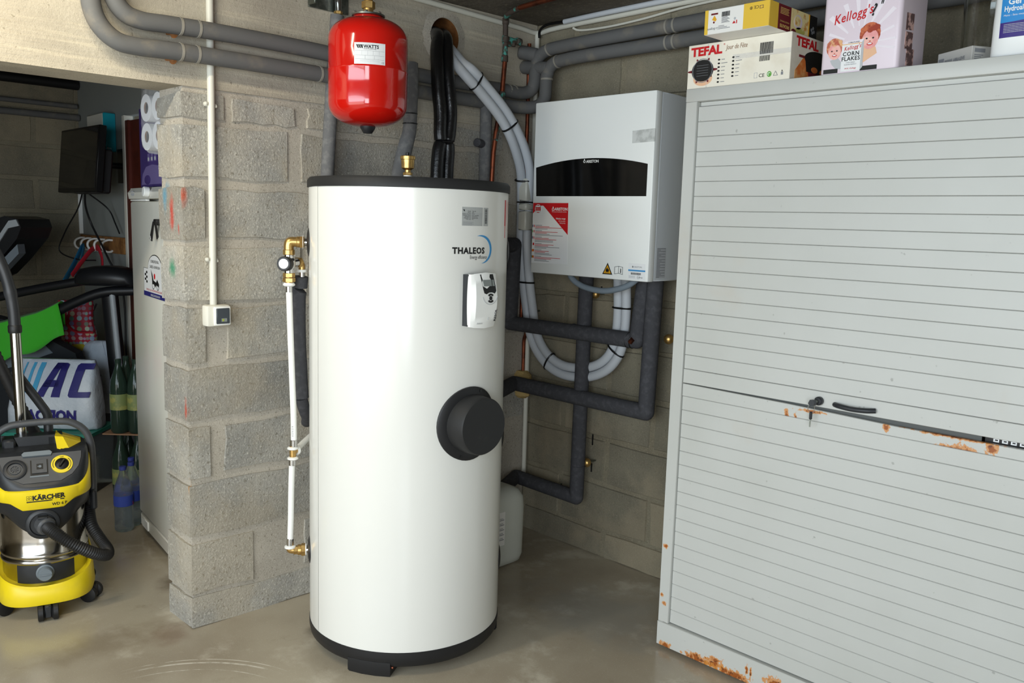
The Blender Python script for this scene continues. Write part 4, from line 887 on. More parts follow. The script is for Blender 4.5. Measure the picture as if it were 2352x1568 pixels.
# ------------------------------------------------------------------ grey cabinet with two slatted shutters
cb = thing('shutter_cabinet', (1.8, -.27, 0), 'large grey metal roller-shutter cabinet with rust along its rails', 'cabinet')
X0, X1, YF, YB, TOP = 1.188, 2.43, -.497, -.05, 1.942
MB().box((X0, YF + .002, .03), (X0 + .02, YB, TOP - .03), 'cab', .001).build('side_panel', cb)
MB().box((X1 - .02, YF + .002, .03), (X1, YB, TOP - .03), 'cab', .001).build('side_panel', cb)
MB().box((X0, YB, .03), (X1, YB + .01, TOP), 'cab').build('back_panel', cb)
MB().box((X0 - .001, YF, 1.900), (X1 + .001, YB, TOP), 'cab', .003, seg=2).build('top_panel', cb)
MB().box((X0, YF, .1), (X0 + .044, YF + .03, 1.9005), 'cab_stile', .002).build('frame_stile', cb)
MB().box((X1 - .044, YF, .1), (X1, YF + .03, 1.9005), 'cab_stile', .002).build('frame_stile', cb)
MB().box((X0 - .001, YF - .002, .012), (X1, YF + .03, .099), 'cab_base', .002).build('base_rail', cb)
MB().box((X0 + .02, YF + .03, .09), (X1 - .02, YB, .1), 'cab').build('bottom_shelf', cb)
for x in (1.30, 2.3):
    for y in (-.44, -.10): MB().cyl((x, y, 0), (x, y, .03), .02, 'black_plastic', 14).build('levelling_foot', cb)
MB().box((X0 + .045, YF + .02, 1.886), (X1 - .045, YF + .045, 1.8995), 'cab', .001).build('shutter_edge', cb)
def slat(name, z0, z1, mat='cab', slope=0.0, proud=0.0):
    x0, x1, y0 = X0 + .0455, X1 - .0455, YF + .010 - proud
    prof = [(y0 + .014, z0), (y0 + .002, z0), (y0, z0 + .0014), (y0, z1 - .0014), (y0 + .002, z1), (y0 + .014, z1)]
    b = MB(); n = len(prof)
    xs = (x0, 1.62, 1.95, x1); sl = (0, slope * .35, slope, slope)
    rr = [[Vector((x, y, z - (s_ if j in (3, 4, 5) else 0))) for j, (y, z) in enumerate(prof)] for x, s_ in zip(xs, sl)]
    return b.loft(rr, mat).build(name, cb, smooth=0)
zs = [1.8845 - .0482 * i for i in range(20)]
for i in range(18): slat('slat', zs[i + 1] + .0003, zs[i] - .0003)
hs = slat('handle_slat', .9682, zs[18] - .0005, proud=.002)
slat('lock_slat', .9225, .9655, 'cab_top_rail', .013, .002)
for i in range(17): slat('slat', .9220 - .0482 * (i + 1) + .0003, .9220 - .0482 * i - .0003)
MB().box((X0 + .04, YF + .028, .1), (X1 - .04, YF + .032, .93), 'hole').build('gap_shade_sheet', cb)  # added sheets behind the slats; their flat grey stands for shade in the gap
MB().box((X0 + .04, YF + .028, .985), (X1 - .04, YF + .032, 1.9), 'hole').build('gap_shade_sheet', cb)
MB().box((X0 + .04, YF + .028, .93), (2.17, YF + .032, .985), 'hole').build('gap_shade_sheet', cb)
pts = [(1.772, YF - .006, .985), (1.79, YF - .018, .985), (1.83, YF - .021, .983), (1.87, YF - .018, .985), (1.893, YF - .005, .987)]
b = MB(); b.tube([(x, y + .01, z) for x, y, z in pts], .0075, 'vac_black', 12, 6); b.build('handle', hs)
b = MB(); b.lathe([(.013, 0), (.013, .010), (.010, .013), (.0, .013)], (1.724, YF + .006, .988), 'vac_black', (0, -1, 0), 20); b.build('lock', hs)
ky = thing('key_pair', (1.712, YF - .02, .905), 'key in the cabinet lock with a second key hanging on its ring', 'keys')
b = MB(); b.prism([(-.012, -.004), (-.004, -.0115), (.008, -.008), (.011, .002), (.006, .009), (-.006, .008)], Fr((1.716, YF - .014, .984), (1, -.25, 0), (0, 0, 1)), 0, .012, 'vac_grey'); b.cyl((1.722, YF - .007, .987), (1.719, YF - .016, .985), .005, 'steel', 10); b.build('key_head', ky)
g = MB(); g.tube([(1.712 + .011 * math.cos(a), YF - .019, .966 + .0125 * math.sin(a)) for a in [2 * PI * i / 20 for i in range(21)]], .0009, 'chrome', 6, 1); g.build('key_ring', ky)
b = MB(); b.box((1.7075, YF - .023, .932), (1.7165, YF - .017, .956), 'vac_black', .002); b.build('key_head', ky)
b = MB(); b.box((1.7095, YF - .021, .909), (1.7135, YF - .0195, .933), 'steel'); b.build('key_blade', ky)
ib = thing('boxed_item', (2.3, -.42, .10), 'black item with white lettering glimpsed through the gap between the shutters', 'box')
MB().box((2.175, YF + .0335, .93), (2.36, -.30, .985), 'black', .002).box((2.19, -.44, .10), (2.35, -.32, .93), 'black', .002).build('item_body', ib)
IF = Fr((2.175, YF + .0335, .93), (1, 0, 0), (0, 0, 1)); b = MB()
for i in range(4): b.rect(IF, .022 + .021 * i, .0245, .036 + .021 * i, .0365, 'paper'); b.rect(IF, .026 + .021 * i, .028, .033 + .021 * i, .0315, 'black', .0012)
b.build('lettering', ib, smooth=0)
# ------------------------------------------------------------------ things on top of the cabinet
T0 = TOP + .0005
def carton(name, lo, hi, mat, label, cat='box', bev=.0015):
    c = ((lo[0] + hi[0]) / 2, (lo[1] + hi[1]) / 2, lo[2]); t = thing(name, c, label, cat)
    MB().box(lo, hi, mat, bev).build('carton', t, smooth=0); return t
tf = carton('appliance_box', (1.182, -.488, T0), (1.548, -.14, 2.0815), 'box_white', 'cream raclette grill box with red lettering, lying on the cabinet top left')
F = Fr((1.182, -.488, T0), (1, 0, 0), (0, 0, 1))
b = MB(); b.text('TEFAL', F, .012, .103, .0375, 'red', bold=.045, sx=1.12); b.text('\u00ae', F, .132, .126, .008, 'red'); b.text('Jour de F\u00eate', F, .142, .111, .021, 'card_brown', shear=.2, sx=.72); b.build('brand_lettering', tf, smooth=0)
def grill(b, F, x, y, sx, sy):
    b.ell(F, x + .002, y - .026, .036 * sx, .022 * sy, 'peach', .0006); b.rect(F, x - .034 * sx, y - .022, x + .036 * sx, y - .004, 'peach', .0006)
    for a in (0, 62, 118, 180, 242, 298):
        c, q = math.cos(math.radians(a)), math.sin(math.radians(a)); b.ell(F, x + .041 * sx * c, y + .034 * sy * q, .009 if a % 180 else .016, .004, 'maroon', .0009, n=10, rot=math.radians(a))
    b.ell(F, x, y, .041 * sx, .034 * sy, 'ink', .0013, n=30); b.ring(F, x, y, .036 * sx, .038 * sx, 'ink_grey', .0015, 24)
    for k in range(5): b.rect(F, x - .022 * sx, y - .016 + .008 * k, x + .022 * sx, y - .0152 + .008 * k, 'ink_grey', .0016)
b = MB(); grill(b, F, .058, .055, 1, 1); b.build('grill_picture', tf, smooth=0)
b = MB()
for i in range(13):
    c, r = (0, i) if i < 7 else (1, i - 7)
    x, y = .118 + .052 * c, .083 - .0115 * r + .002 * c
    b.ell(F, x, y, .0042, .0028, 'ink', n=12); b.rect(F, x + .009, y - .0009, x + .009 + (.012, .022, .014, .013, .013, .012, .014)[r], y + .0009, 'ink_grey')
x = .262
while x < .305: w = r3.choice((.0008, .0016, .0024)); b.rect(F, x, .083, x + w, .117, 'ink'); b.rect(F, x, .062, x + w * .8, .078, 'ink') if x < .298 else None; x += w + .0011
b.text('CE', F, .263, .014, .0155, 'ink', sx=1.1); b.ell(F, .299, .021, .0075, .0085, 'green_logo'); b.ring(F, .299, .021, .003, .005, 'paper', .0014, 12, .5, 4.5)
for p, q in (((.313, .015), (.327, .015)), ((.313, .015), (.320, .028)), ((.320, .028), (.327, .015))):
    v = (Vector(q) - Vector(p)).normalized(); nx = Vector((-v.y, v.x)) * .0006; b.prism([(p[0] + nx.x, p[1] + nx.y), (q[0] + nx.x, q[1] + nx.y), (q[0] - nx.x, q[1] - nx.y), (p[0] - nx.x, p[1] - nx.y)], F, 0, .001, 'ink_grey')
b.rect(F, .338, .015, .345, .024, 'ink_grey'); b.ell(F, .3415, .027, .0018, .002, 'ink'); b.rect(F, .247, .013, .258, .014, 'ink_pale'); b.rect(F, .247, .028, .258, .029, 'ink_pale'); b.rect(F, .247, .013, .248, .029, 'ink_pale'); b.rect(F, .257, .013, .258, .029, 'ink_pale')
b.build('box_print', tf, smooth=0)
G = Fr((1.548, -.488, T0), (0, 1, 0), (0, 0, 1)); b = MB(); b.text('TEFAL', G, .028, .104, .0375, 'red', bold=.045, sx=1.35); b.build('brand_lettering', tf, smooth=0)
b = MB(); 
b.prism([(.03, .001), (.31, .001), (.31, .03), (.27, .075), (.17, .095), (.08, .075), (.03, .03)], G, 0, .0005, 'orange')
b.ell(G, .17, .075, .085, .026, 'ink', .0013, n=30); b.prism([(.09, .07), (.25, .07), (.24, .035), (.10, .035)], G, 0, .0011, 'ink'); b.ell(G, .15, .045, .02, .009, 'orange', .0017); b.ell(G, .205, .043, .02, .009, 'orange', .0017); b.prism([(.11, .035), (.235, .035), (.225, .012), (.12, .012)], G, 0, .0012, 'maroon'); b.rect(G, .05, .072, .085, .079, 'maroon', .0014); b.rect(G, .255, .05, .285, .057, 'maroon', .0014); b.build('grill_picture', tf, smooth=0)
b = MB(); b.box((1.255, -.4888, T0 + .001), (1.259, -.4881, 2.0815), 'film'); b.box((1.35, -.4888, 2.02), (1.5485, -.4881, 2.035), 'film'); b.build('tape', tf, smooth=0)
# yellow box resting on it, its front overhanging
yb = carton('food_appliance_box', (1.307, -.59, 2.0822), (1.527, -.30, 2.155), 'carton_white', 'white and yellow carton with maroon side band, stacked on the cream box')
F = Fr((1.307, -.59, 2.0822), (1, 0, 0), (0, 0, 1)); b = MB(); w, h = .22, .073
b.rect(F, 0.0005, .0005, .012, h - .0005, 'carton_yellow'); b.build('yellow_panel', yb, smooth=0); b = MB(); b.rect(F, .135, .0005, w, h - .0005, 'carton_yellow'); b.build('yellow_panel', yb, smooth=0)
b = MB()
x = .060
while x < .088: q = r3.choice((.0006, .0012, .0018)); b.rect(F, x, .047, x + q, .061, 'ink'); x += q + .0009
b.rect(F, .022, .056, .046, .061, 'maroon'); b.prism([(.026, .042), (.034, .054), (.042, .042), (.039, .036)], F, 0, .001, 'warn'); b.ell(F, .033, .034, .003, .003, 'maroon', .0012)
for i in range(6): b.rect(F, .060, .029 + i * .003, .088 - .004 * (i % 3), .0305 + i * .003, 'ink_grey')
for i in range(3): b.rect(F, .050, .012 + i * .004, .090 - .01 * i, .0135 + i * .004, 'ink_grey')
b.text('La Bergerie', F, .050, .018, .0105, 'ink_grey', rot=PI, shear=.35, sx=.8)
b.prism([(.098, .022), (.104, .030), (.109, .022)], F, 0, .001, 'red'); b.rect(F, .111, .021, .114, .031, 'red'); b.ell(F, .106, .036, .0035, .004, 'ink_pale')
b.text('CE', F, .186, .062, .0125, 'ink', rot=PI, sx=1.15); b.ring(F, .160, .057, .003, .0045, 'ink', .001, 14); b.ell(F, .160, .057, .0018, .0018, 'ink'); b.rect(F, .188, .052, .190, .061, 'card_brown', .0012); b.rect(F, .198, .052, .200, .061, 'card_brown', .0012); b.rect(F, .188, .052, .2, .0535, 'card_brown', .0012); b.rect(F, .188, .0595, .2, .061, 'card_brown', .0012)
b.build('box_print', yb, smooth=0)
G = Fr((1.527, -.59, 2.0822), (0, 1, 0), (0, 0, 1)); b = MB(); b.rect(G, .0005, .0005, .05, h - .0005, 'carton_yellow'); b.rect(G, .05, .0005, .125, h - .0005, 'maroon', .0009)
b.text('SPECIALITES', G, .118, .016, .0125, 'gold_text', rot=PI, bold=.02, sx=.85, h=.0014); b.text('VIANDE ET FROMAGE', G, .116, .027, .0062, 'gold_text', rot=PI, sx=.9, h=.0014)
for i in range(5): b.rect(G, .062, .046 + i * .004, .112 - .004 * (i % 2), .0474 + i * .004, 'gold_text', .0013)
b.rect(G, .125, .0005, .235, h - .0005, 'cream', .0009); b.ell(G, .17, .038, .026, .021, 'tin', .0013); b.ell(G, .165, .040, .018, .015, 'cream', .0017); b.ell(G, .185, .014, .03, .010, 'salad', .0013); b.ell(G, .145, .008, .014, .007, 'maroon', .0014); b.rect(G, .235, .0005, .289, h - .0005, 'ink', .0009); b.rect(G, .235, .0005, .241, h - .0005, 'warn', .0012)
for x_, y_ in ((.256, .03), (.266, .036), (.272, .026), (.262, .022)): b.ell(G, x_, y_, .005, .005, 'ink_grey', .0012, n=10)
b.build('side_print', yb, smooth=0)
U2 = Fr((1.307, -.30, 2.0821), (1, 0, 0), (0, -1, 0))
# cereal tin
kt = thing('cereal_tin', (1.757, -.40, T0), 'pale pink vintage cereal tin with red script lettering, on the cabinet', 'tin')
b = MB(); rr = []
for z, k in ((T0, .985), (T0 + .004, 1), (2.23, 1), (2.236, .985)): rr.append([Vector((1.757 + x * .1125 * k, -.40 + y * .09 * k, z)) for x, y in [((1 - .12) * sx_ + .12 * math.cos(a), (1 - .15) * sy_ + .15 * math.sin(a)) for sx_, sy_, a in [(q[0], q[1], q[2] + j * PI / 12) for q in ((1, 1, 0), (-1, 1, PI / 2), (-1, -1, PI), (1, -1, 3 * PI / 2)) for j in range(7)]]])
b.loft(rr, 'tin'); b.build('tin_body', kt, smooth=50)
MB().loft([[v + Vector((0, 0, .002)) for v in rr[3]], [v + Vector((0, 0, .016)) for v in rr[2]]], 'tin').build('lid', kt, smooth=50)
F = Fr((1.6445, -.49, T0), (1, 0, 0), (0, 0, 1)); b = MB()
for a0_, a1_ in ((.35, .42), (.72, .80), (1.05, 1.13), (1.38, 1.44), (1.66, 1.72), (1.95, 2.03), (2.35, 2.45), (2.72, 2.80), (.02, .09), (-.25, -.17)):
    c = (.115, .075); R1, R2 = .05, .125 if abs(a0_ - 1.5) < .9 else .10
    b.prism([(c[0] + R1 * math.cos(a0_), c[1] + R1 * math.sin(a0_)), (c[0] + R2 * math.cos(a0_ - .02), c[1] + R2 * math.sin(a0_)), (c[0] + R2 * math.cos(a1_ + .02), c[1] + R2 * math.sin(a1_)), (c[0] + R1 * math.cos(a1_), c[1] + R1 * math.sin(a1_))], F, 0, .0004, 'tin_ray')
b.build('ray_print', kt, smooth=0)
b = MB(); b.text("Kellogg's", F, .034, .136, .036, 'red', bold=.012, shear=.35, sx=.80, rot=.17, h=.0012, space=1.1); b.text('?', F, .140, .148, .044, 'ink', shear=.3, bold=.025, sx=.8); b.text('"', F, .162, .160, .034, 'ink', shear=.3, sx=.7, bold=.02); b.build('lettering', kt, smooth=0)
b = MB(); b.rect(F, .012, .002, .055, .014, 'ink'); b.rect(F, .12, .002, .168, .014, 'ink'); b.build('black_band', kt, smooth=0)
def child(b, x, y, s_, hair, tilt):      # a plain printed child's face
    b.ell(F, x, y + .006 * s_, .021 * s_, .023 * s_, hair, .0008, n=20, rot=tilt); b.ell(F, x + .001 * s_, y - .004 * s_, .0165 * s_, .019 * s_, 'skin', .0012, n=20, rot=tilt)
    for i in range(5): b.ell(F, x + (-.014 + .007 * i) * s_, y + (.016 + .003 * math.sin(i * 2.1)) * s_, .006 * s_, .005 * s_, hair, .0015 + .0002 * i, n=9)
    for dx in (-.006, .007): b.ell(F, x + dx * s_, y - .002 * s_, .0022 * s_, .0017 * s_, 'ink', .0016, n=8)
    b.ell(F, x + .001 * s_, y - .013 * s_, .0062 * s_, .0030 * s_, 'red', .0014, n=10); b.ell(F, x + .001 * s_, y - .0125 * s_, .0046 * s_, .0016 * s_, 'paper', .0016, n=10); b.ell(F, x + .001 * s_, y - .0078 * s_, .002 * s_, .0014 * s_, 'hair2', .0016, n=8)
b = MB()
b.prism([(.118, .018), (.165, .045), (.160, .062), (.145, .075), (.118, .06)], F, 0, .0006, 'peach')
child(b, .142, .090, 1.4, 'hair', -.2); b.build('child_print', kt, smooth=0)
b = MB(); b.prism([(.030, .038), (.052, .044), (.064, .03), (.064, .012), (.050, .012), (.036, .026)], F, 0, .0006, 'ink_pale'); child(b, .041, .066, 1.15, 'hair2', .15); b.build('child_print', kt, smooth=0)
b = MB(); b.rect(F, .064, .004, .120, .078, 'paper', .0016); b.prism([(.064, .078), (.120, .078), (.127, .088), (.072, .086)], F, 0, .0014, 'tin_ray'); b.prism([(.120, .004), (.127, .012), (.127, .088), (.120, .078)], F, 0, .0015, 'ink_pale'); b.rect(F, .063, .077, .121, .0784, 'warn', .002)
b.text("Kellogg's", F, .071, .060, .0155, 'red', bold=.01, shear=.35, sx=.80, rot=.12, h=.0024, space=1.1); b.text('CORN', F, .092, .046, .0155, 'ink', 'CENTER', bold=.02, h=.0024, space=1.15); b.text('FLAKES', F, .092, .0325, .0155, 'ink', 'CENTER', bold=.02, h=.0024, space=1.1); b.text('OVEN FRESH', F, .092, .0255, .0046, 'ink_grey', 'CENTER', h=.0024); b.text('FLAVOR PERFECT', F, .092, .020, .0046, 'ink_grey', 'CENTER', h=.0024); b.text('W.K. Kellogg', F, .092, .009, .0062, 'red', 'CENTER', shear=.4, h=.0024); b.text('CORN FLAKES', F, .098, .0800, .0052, 'ink', 'CENTER', h=.0024)
b.build('packet_print', kt, smooth=0)
G = Fr((1.8695, -.475, T0), (0, 1, 0), (0, 0, 1)); b = MB()
for y_, z_, a in ((.02, .055, .5), (.02, .105, -.1), (.035, .012, -.2)): b.prism([(y_ + .0, z_), (y_ + .05, z_ + .006), (y_ + .05, z_ + .05), (y_, z_ + .046)], G, 0, .0008, 'photo')
b.build('photo_print', kt, smooth=0)
# abrasive stone carton, jar and gel bottle
st = thing('small_carton', (2.03, -.37, T0), 'small grey carton with black lettering between the tin and the white bottle', 'box', rz=math.radians(-32))
b = MB(); b.box((-.115, -.03, 0), (.018, .03, .052), 'grey_carton', .001); b.build('carton', st, smooth=0)
F = Fr((-.115, -.03, 0), (1, 0, 0), (0, 0, 1)); b = MB(); b.text('PIERRE ABRASIVE', F, .03, .021, .013, 'ink_grey', sx=.8, bold=.02); b.text('ABRASIVE STONE', F, .03, .010, .0095, 'ink_grey', sx=.8); b.rect(F, .004, .021, .026, .036, 'ink_grey', .0006); b.build('lettering', st, smooth=0)
G = Fr((.018, -.03, 0), (0, 1, 0), (0, 0, 1)); b = MB(); b.rect(G, .008, .036, .04, .046, 'ink_grey', .0006)
for i in range(5): b.rect(G, .008, .008 + i * .005, .035 - .006 * (i % 2), .010 + i * .005, 'ink_grey', .0006)
b.build('side_lettering', st, smooth=0)
jr = thing('glass_jar', (2.01, -.235, T0), 'clear glass jar standing at the back behind the small grey carton', 'jar')
b = MB(); b.lathe([(.0, .0), (.05, .001), (.062, .01), (.068, .05), (.068, .20), (.06, .235), (.05, .25), (.05, .275), (.046, .275), (.046, .25), (.056, .233), (.064, .2), (.064, .05), (.058, .014), (.0, .008)], (2.01, -.235, T0), 'glass', n=40); b.build('jar_glass', jr)
gl = thing('gel_bottle', (2.15, -.43, T0), 'white hand gel bottle with blue label, rightmost on the cabinet', 'bottle')
b = MB(); b.loft([sup(a, c, 3.2, 48, T0 + z, cx=2.15, cy=-.43) for z, a, c in ((0, .055, .036), (.006, .062, .042), (.09, .0615, .042), (.20, .058, .040), (.235, .045, .033), (.25, .018, .018), (.27, .018, .018))], 'gel_white'); b.build('bottle_body', gl, smooth=50)
def on_gel(v):
    x = v.x; y = -.0425 * (1 - min(1, abs(x / .062)) ** 3.2) ** (1 / 3.2); return Vector((2.15 + x, -.43 + y - v.z, T0 + v.y))
b = MB()
for i in range(24): x_ = -.037 + i * .092 / 24; b.rect(FLAT, x_, .048, x_ + .092 / 24, .090, 'gel_violet', .0006); b.rect(FLAT, x_, .085 + .008 * (i / 24) ** 2, x_ + .092 / 24, .16, 'gel_blue', .0009)
for i in range(6):
    for j in range(8): x_ = -.028 + j * .009; b.rect(FLAT, x_, .060 + i * .0038, x_ + .0085, .0612 + i * .0038, 'ink_pale', .0012)
b.text('Gel', FLAT, -.022, .128, .021, 'white', bold=.02, h=.0016); b.text('Hydroalcoolique', FLAT, -.030, .112, .018, 'white', bold=.02, h=.0016, sx=.75); b.text('Mains - Sans rincage', FLAT, -.03, .100, .0065, 'white', h=.0016); b.refine(.012)
b.v = [on_gel(v) for v in b.v]; b.build('label', gl, smooth=0)
MB().cyl((2.15, -.43, T0 + .265), (2.15, -.43, T0 + .30), .021, 'white').build('cap', gl)
# ------------------------------------------------------------------ fridge in the far room, turned a little (local frame: front at y = 0, left edge at x = 0)
RZ = math.radians(-7.8)
fr = thing('upright_fridge', (-1.119, -1.434, 0), 'tall white upright fridge beyond the wall opening, sticker on its door', 'fridge', rz=RZ)
MB().box((.004, .045, .015), (.60, .46, 1.596), 'fridge', .006).build('fridge_body', fr)
MB().box((.0, .0, .10), (.604, .043, 1.538), 'fridge', .010, seg=2).build('door', fr)
b = MB(); rr = []
for x in (.0, .02, .58, .604):
    k = 0 if x in (.0, .604) else 1
    rr.append([Vector((x, -.0 - .010 * k, 1.548)), Vector((x, -.012 * k - .002, 1.575)), Vector((x, .004, 1.595)), Vector((x, .043, 1.598)), Vector((x, .043, 1.545))])
b.loft(rr, 'fridge'); b.build('control_panel', fr, smooth=0)
F = Fr((0, -.0115, 1.545), (1, 0, 0), (0, 0, 1))
MB().box((.03, -.006, 1.538), (.30, .01, 1.546), 'white', .002).build('door_grip', fr)
MB().cyl((.372, -.010, 1.574), (.372, -.034, 1.576), .021, 'white', 24, bev=.003).build('knob', fr)
b = MB(); b.ell(F, .105, .026, .034, .011, 'ink_pale', .002, n=24); b.rect(F, .325, .017, .338, .029, 'white', .006); b.rect(F, .315, .038, .319, .046, 'ink', .002); b.rect(F, .335, .040, .339, .048, 'ink', .002); b.build('panel_marks', fr, smooth=0)
b = MB(); b.box((.0, .004, .03), (.604, .043, .092), 'fridge', .006); b.box((.05, -.003, .04), (.15, .006, .084), 'white', .003); b.build('kick_plate', fr)
F = Fr((.012, -.0005, -.03), (1, 0, 0), (0, 0, 1)); b = MB()
pl = [(.196, 1.165), (.575, 1.165), (.575, 1.285), (.50, 1.285)] + [(.385 + .115 * math.cos(PI * i / 12), 1.285 + .062 * math.sin(PI * i / 12)) for i in range(1, 12)] + [(.27, 1.285), (.196, 1.285)]
b.prism(pl, F, 0, .0008, 'ink'); cx, cy = .385, 1.245; b.prism([(cx + (x - cx) * .972, cy + (y - cy) * .965) for x, y in pl], F, 0, .0012, 'paper'); b.rect(F, .196, 1.165, .575, 1.185, 'navy', .0016)
b.text('COURSE RED BULL', F, .385, 1.312, .0165, 'ink', 'CENTER', sx=.95, h=.002); b.text('CAISSES A SAVON 2014', F, .385, 1.289, .0165, 'ink', 'CENTER', sx=.95, h=.002); b.text('DIMANCHE 1 JUIN, 14H DOMAINE NATIONAL DE SAINT-CLOUD', F, .385, 1.190, .0125, 'red', 'CENTER', sx=.8, h=.002); b.text('REDBULLCAISSESASAVON.FR', F, .385, 1.170, .0125, 'paper', 'CENTER', sx=.9, h=.0022)
for i in range(2):
    for j in range(5):
        if (i + j) % 2: b.rect(F, .218 + i * .022, 1.222 + j * .010, .24 + i * .022, 1.232 + j * .010, 'ink', .0016); b.rect(F, .515 + i * .022, 1.222 + j * .010, .537 + i * .022, 1.232 + j * .010, 'ink', .0016)
for x in (.355, .425): b.ring(F, x, 1.218, .015, .018, 'ink', .0018, 18)
b.prism([(.322, 1.282), (.345, 1.262), (.36, 1.238), (.40, 1.232), (.418, 1.246), (.446, 1.226), (.44, 1.214), (.405, 1.222), (.39, 1.21), (.37, 1.222), (.34, 1.222), (.335, 1.25)], F, 0, .0016, 'ink'); b.ell(F, .378, 1.256, .011, .012, 'red', .002)
b.build('sticker', fr, smooth=0)
F = Fr((0, -.0005, 0), (1, 0, 0), (0, 0, 1)); b = MB(); b.rect(F, .375, 1.437, .395, 1.455, 'ink_pale', .001); b.rect(F, .379, 1.441, .391, 1.447, 'ink_grey', .0014); b.build('small_label', fr, smooth=0)
cl = thing('magnet_clip', tuple(Matrix.Rotation(RZ, 3, 'Z') @ Vector((.50, -.02, 1.385)) + Vector((-1.119, -1.434, 0))), 'black magnetic clip with dangling straps on the fridge door', 'clip', rz=RZ)
b = MB(); b.box((-.02, -.004, .055), (.02, .018, .08), 'rubber', .003); b.build('clip_jaw', cl)
b = MB(); b.prism([(-.005, .07), (.012, .07), (-.03, -.01), (-.06, .0)], Fr((0, -.006, 0), (1, 0, 0), (0, 0, 1)), 0, .004, 'rubber'); b.prism([(-.048, .0), (-.04, -.004), (-.046, .012)], Fr((0, -.006, 0), (1, 0, 0), (0, 0, 1)), .003, .005, 'paper'); b.build('strap', cl, smooth=0)
b = MB(); b.prism([(.01, .07), (.03, .068), (.06, .01), (.04, .0)], Fr((0, -.004, 0), (1, 0, 0), (0, 0, 1)), 0, .004, 'rubber'); b.build('strap', cl, smooth=0)
def on_fridge(x, y, z): return tuple(Matrix.Rotation(RZ, 3, 'Z') @ Vector((x, y, z)) + Vector((-1.119, -1.434, 0)))
pb = thing('purple_box', on_fridge(0, 0, 1.5985), 'dark purple printed carton standing on top of the fridge', 'box', rz=RZ)
MB().box((.115, .02, 0), (.585, .22, .335), 'purple', .002).build('carton', pb, smooth=0)
F = Fr((.115, .02, 0), (1, 0, 0), (0, 0, 1)); b = MB()
for r in range(3):
    for c in range(3):
        x, z = .13 + c * .052, .105 + r * .058; b.rect(F, x, z, x + .03, z + .034, 'lilac', .0008); b.rect(F, x + .003, z + .004, x + .026, z + .018, 'ink_pale', .0012)
b.prism([(.02, .01), (.40, .01), (.38, .05), (.30, .085), (.20, .092), (.10, .085), (.04, .055)], F, 0, .0008, 'lilac'); b.ell(F, .12, .03, .05, .02, 'purple', .0012); b.prism([(.03, .27), (.12, .2), (.16, .21), (.05, .29)], F, 0, .0008, 'lilac')
b.build('box_print', pb, smooth=0)
gb = thing('grey_board', on_fridge(0, 0, 1.5985), 'narrow pale grey board standing between the purple carton and the door', 'board', rz=RZ)
MB().box((.03, .10, 0), (.105, .13, .275), 'grey_board2', .003).build('board', gb)
# toilet rolls hanging in their wrap from the ceiling, in front of the purple carton
tr_ = thing('toilet_roll_pack', (-.31, -1.60, 1.715), 'clear wrapped pack of toilet rolls hanging beside the top of the opening', 'toilet rolls')
b = MB(); rr = []
for z, k in ((1.708, .25), (1.715, .8), (1.735, 1.0), (1.83, 1.02), (1.93, .98), (1.955, .6), (1.99, .16), (2.2, .05), (2.388, .05)): rr.append([v for v in sup(.112 * k, .062 * k, 3.5, 28, z, cx=-.315, cy=-1.60)])
for r in rr:
    for i, v in enumerate(r): v += Vector((0, 0, .006 * math.sin(i * 2.3 + v.z * 40)))
b.loft(rr, 'film'); b.build('wrap', tr_, smooth=60)
for i, x in enumerate((-.366, -.264)):
    for z in (1.765, 1.868):
        f = Fr((x, -1.652, z), (1, 0, 0), (0, 0, 1)); b = MB(); b.lathe([(.021, 0), (.049, 0), (.049, .10), (.021, .10), (.021, 0)], (x, -1.65, z), 'tissue', (0, 1, 0), 28, cap=False); rl = b.build('roll', tr_)
        MB().lathe([(.0205, .001), (.0205, .099), (.0195, .099), (.0195, .001), (.0205, .001)], (x, -1.65, z), 'card_brown', (0, 1, 0), 20, cap=False).build('core', rl)
        MB().lathe([(.0, .006), (.0195, .006)], (x, -1.65, z), 'card_brown', (0, 1, 0), 16).build('core_shade', rl)
# ------------------------------------------------------------------ television, internet box, cables, hooks on the grey partition
tv = thing('television', (-2.5, -1.18, 1.6), 'black flat television on a wall arm in the dark room', 'television')
T = Matrix.Translation((-2.51, -1.182, 1.778)) @ Matrix.Rotation(math.radians(-5.5), 4, 'X')
b = MB(); b.box((-.32, -.02, -.185), (.32, .02, .185), 'black', .004, T); b.build('tv_casing', tv)
b = MB(); b.box((-.305, -.0215, -.162), (.305, -.0195, .172), 'black_gloss', 0, T); b.build('screen', tv)
b = MB(); b.box((-.2, .02, -.185), (.29, .075, .06), 'black_plastic', .01, T); b.build('back_housing', tv)
b = MB(); b.box((-.06, .07, -.06), (.06, .09, .06), 'black', .002, T); b.cyl((-2.51, -1.10, 1.76), (-2.51, -.96, 1.76), .018, 'black'); b.box((-2.56, -.962, 1.66), (-2.46, PY, 1.86), 'black', .002); b.build('wall_arm', tv)
nb = thing('internet_box', (-2.74, PY, 1.85), 'white internet box with turquoise side on the grey partition behind the television', 'internet box')
MB().box((-2.88, -1.022, 1.85), (-2.612, PY, 2.072), 'ivory', .006).build('box_front', nb)
b = MB(); b.box((-2.6115, -1.022, 1.845), (-2.597, PY, 2.074), 'turquoise', .005); sd = b.build('side_cover', nb)
b = MB(); G = Fr((-2.597, -1.022, 1.85), (0, 1, 0), (0, 0, 1)); b.text('fibre', G, .015, .012, .014, 'paper', bold=.02); b.build('lettering', sd, smooth=0)
rk = thing('hook_rack', (-2.86, PY, 1.235), 'wooden coat rack with white bent hooks on the grey partition', 'hook rack')
MB().box((-3.235, -.972, 1.235), (-2.475, PY, 1.335), 'wood', .003).build('backboard', rk)
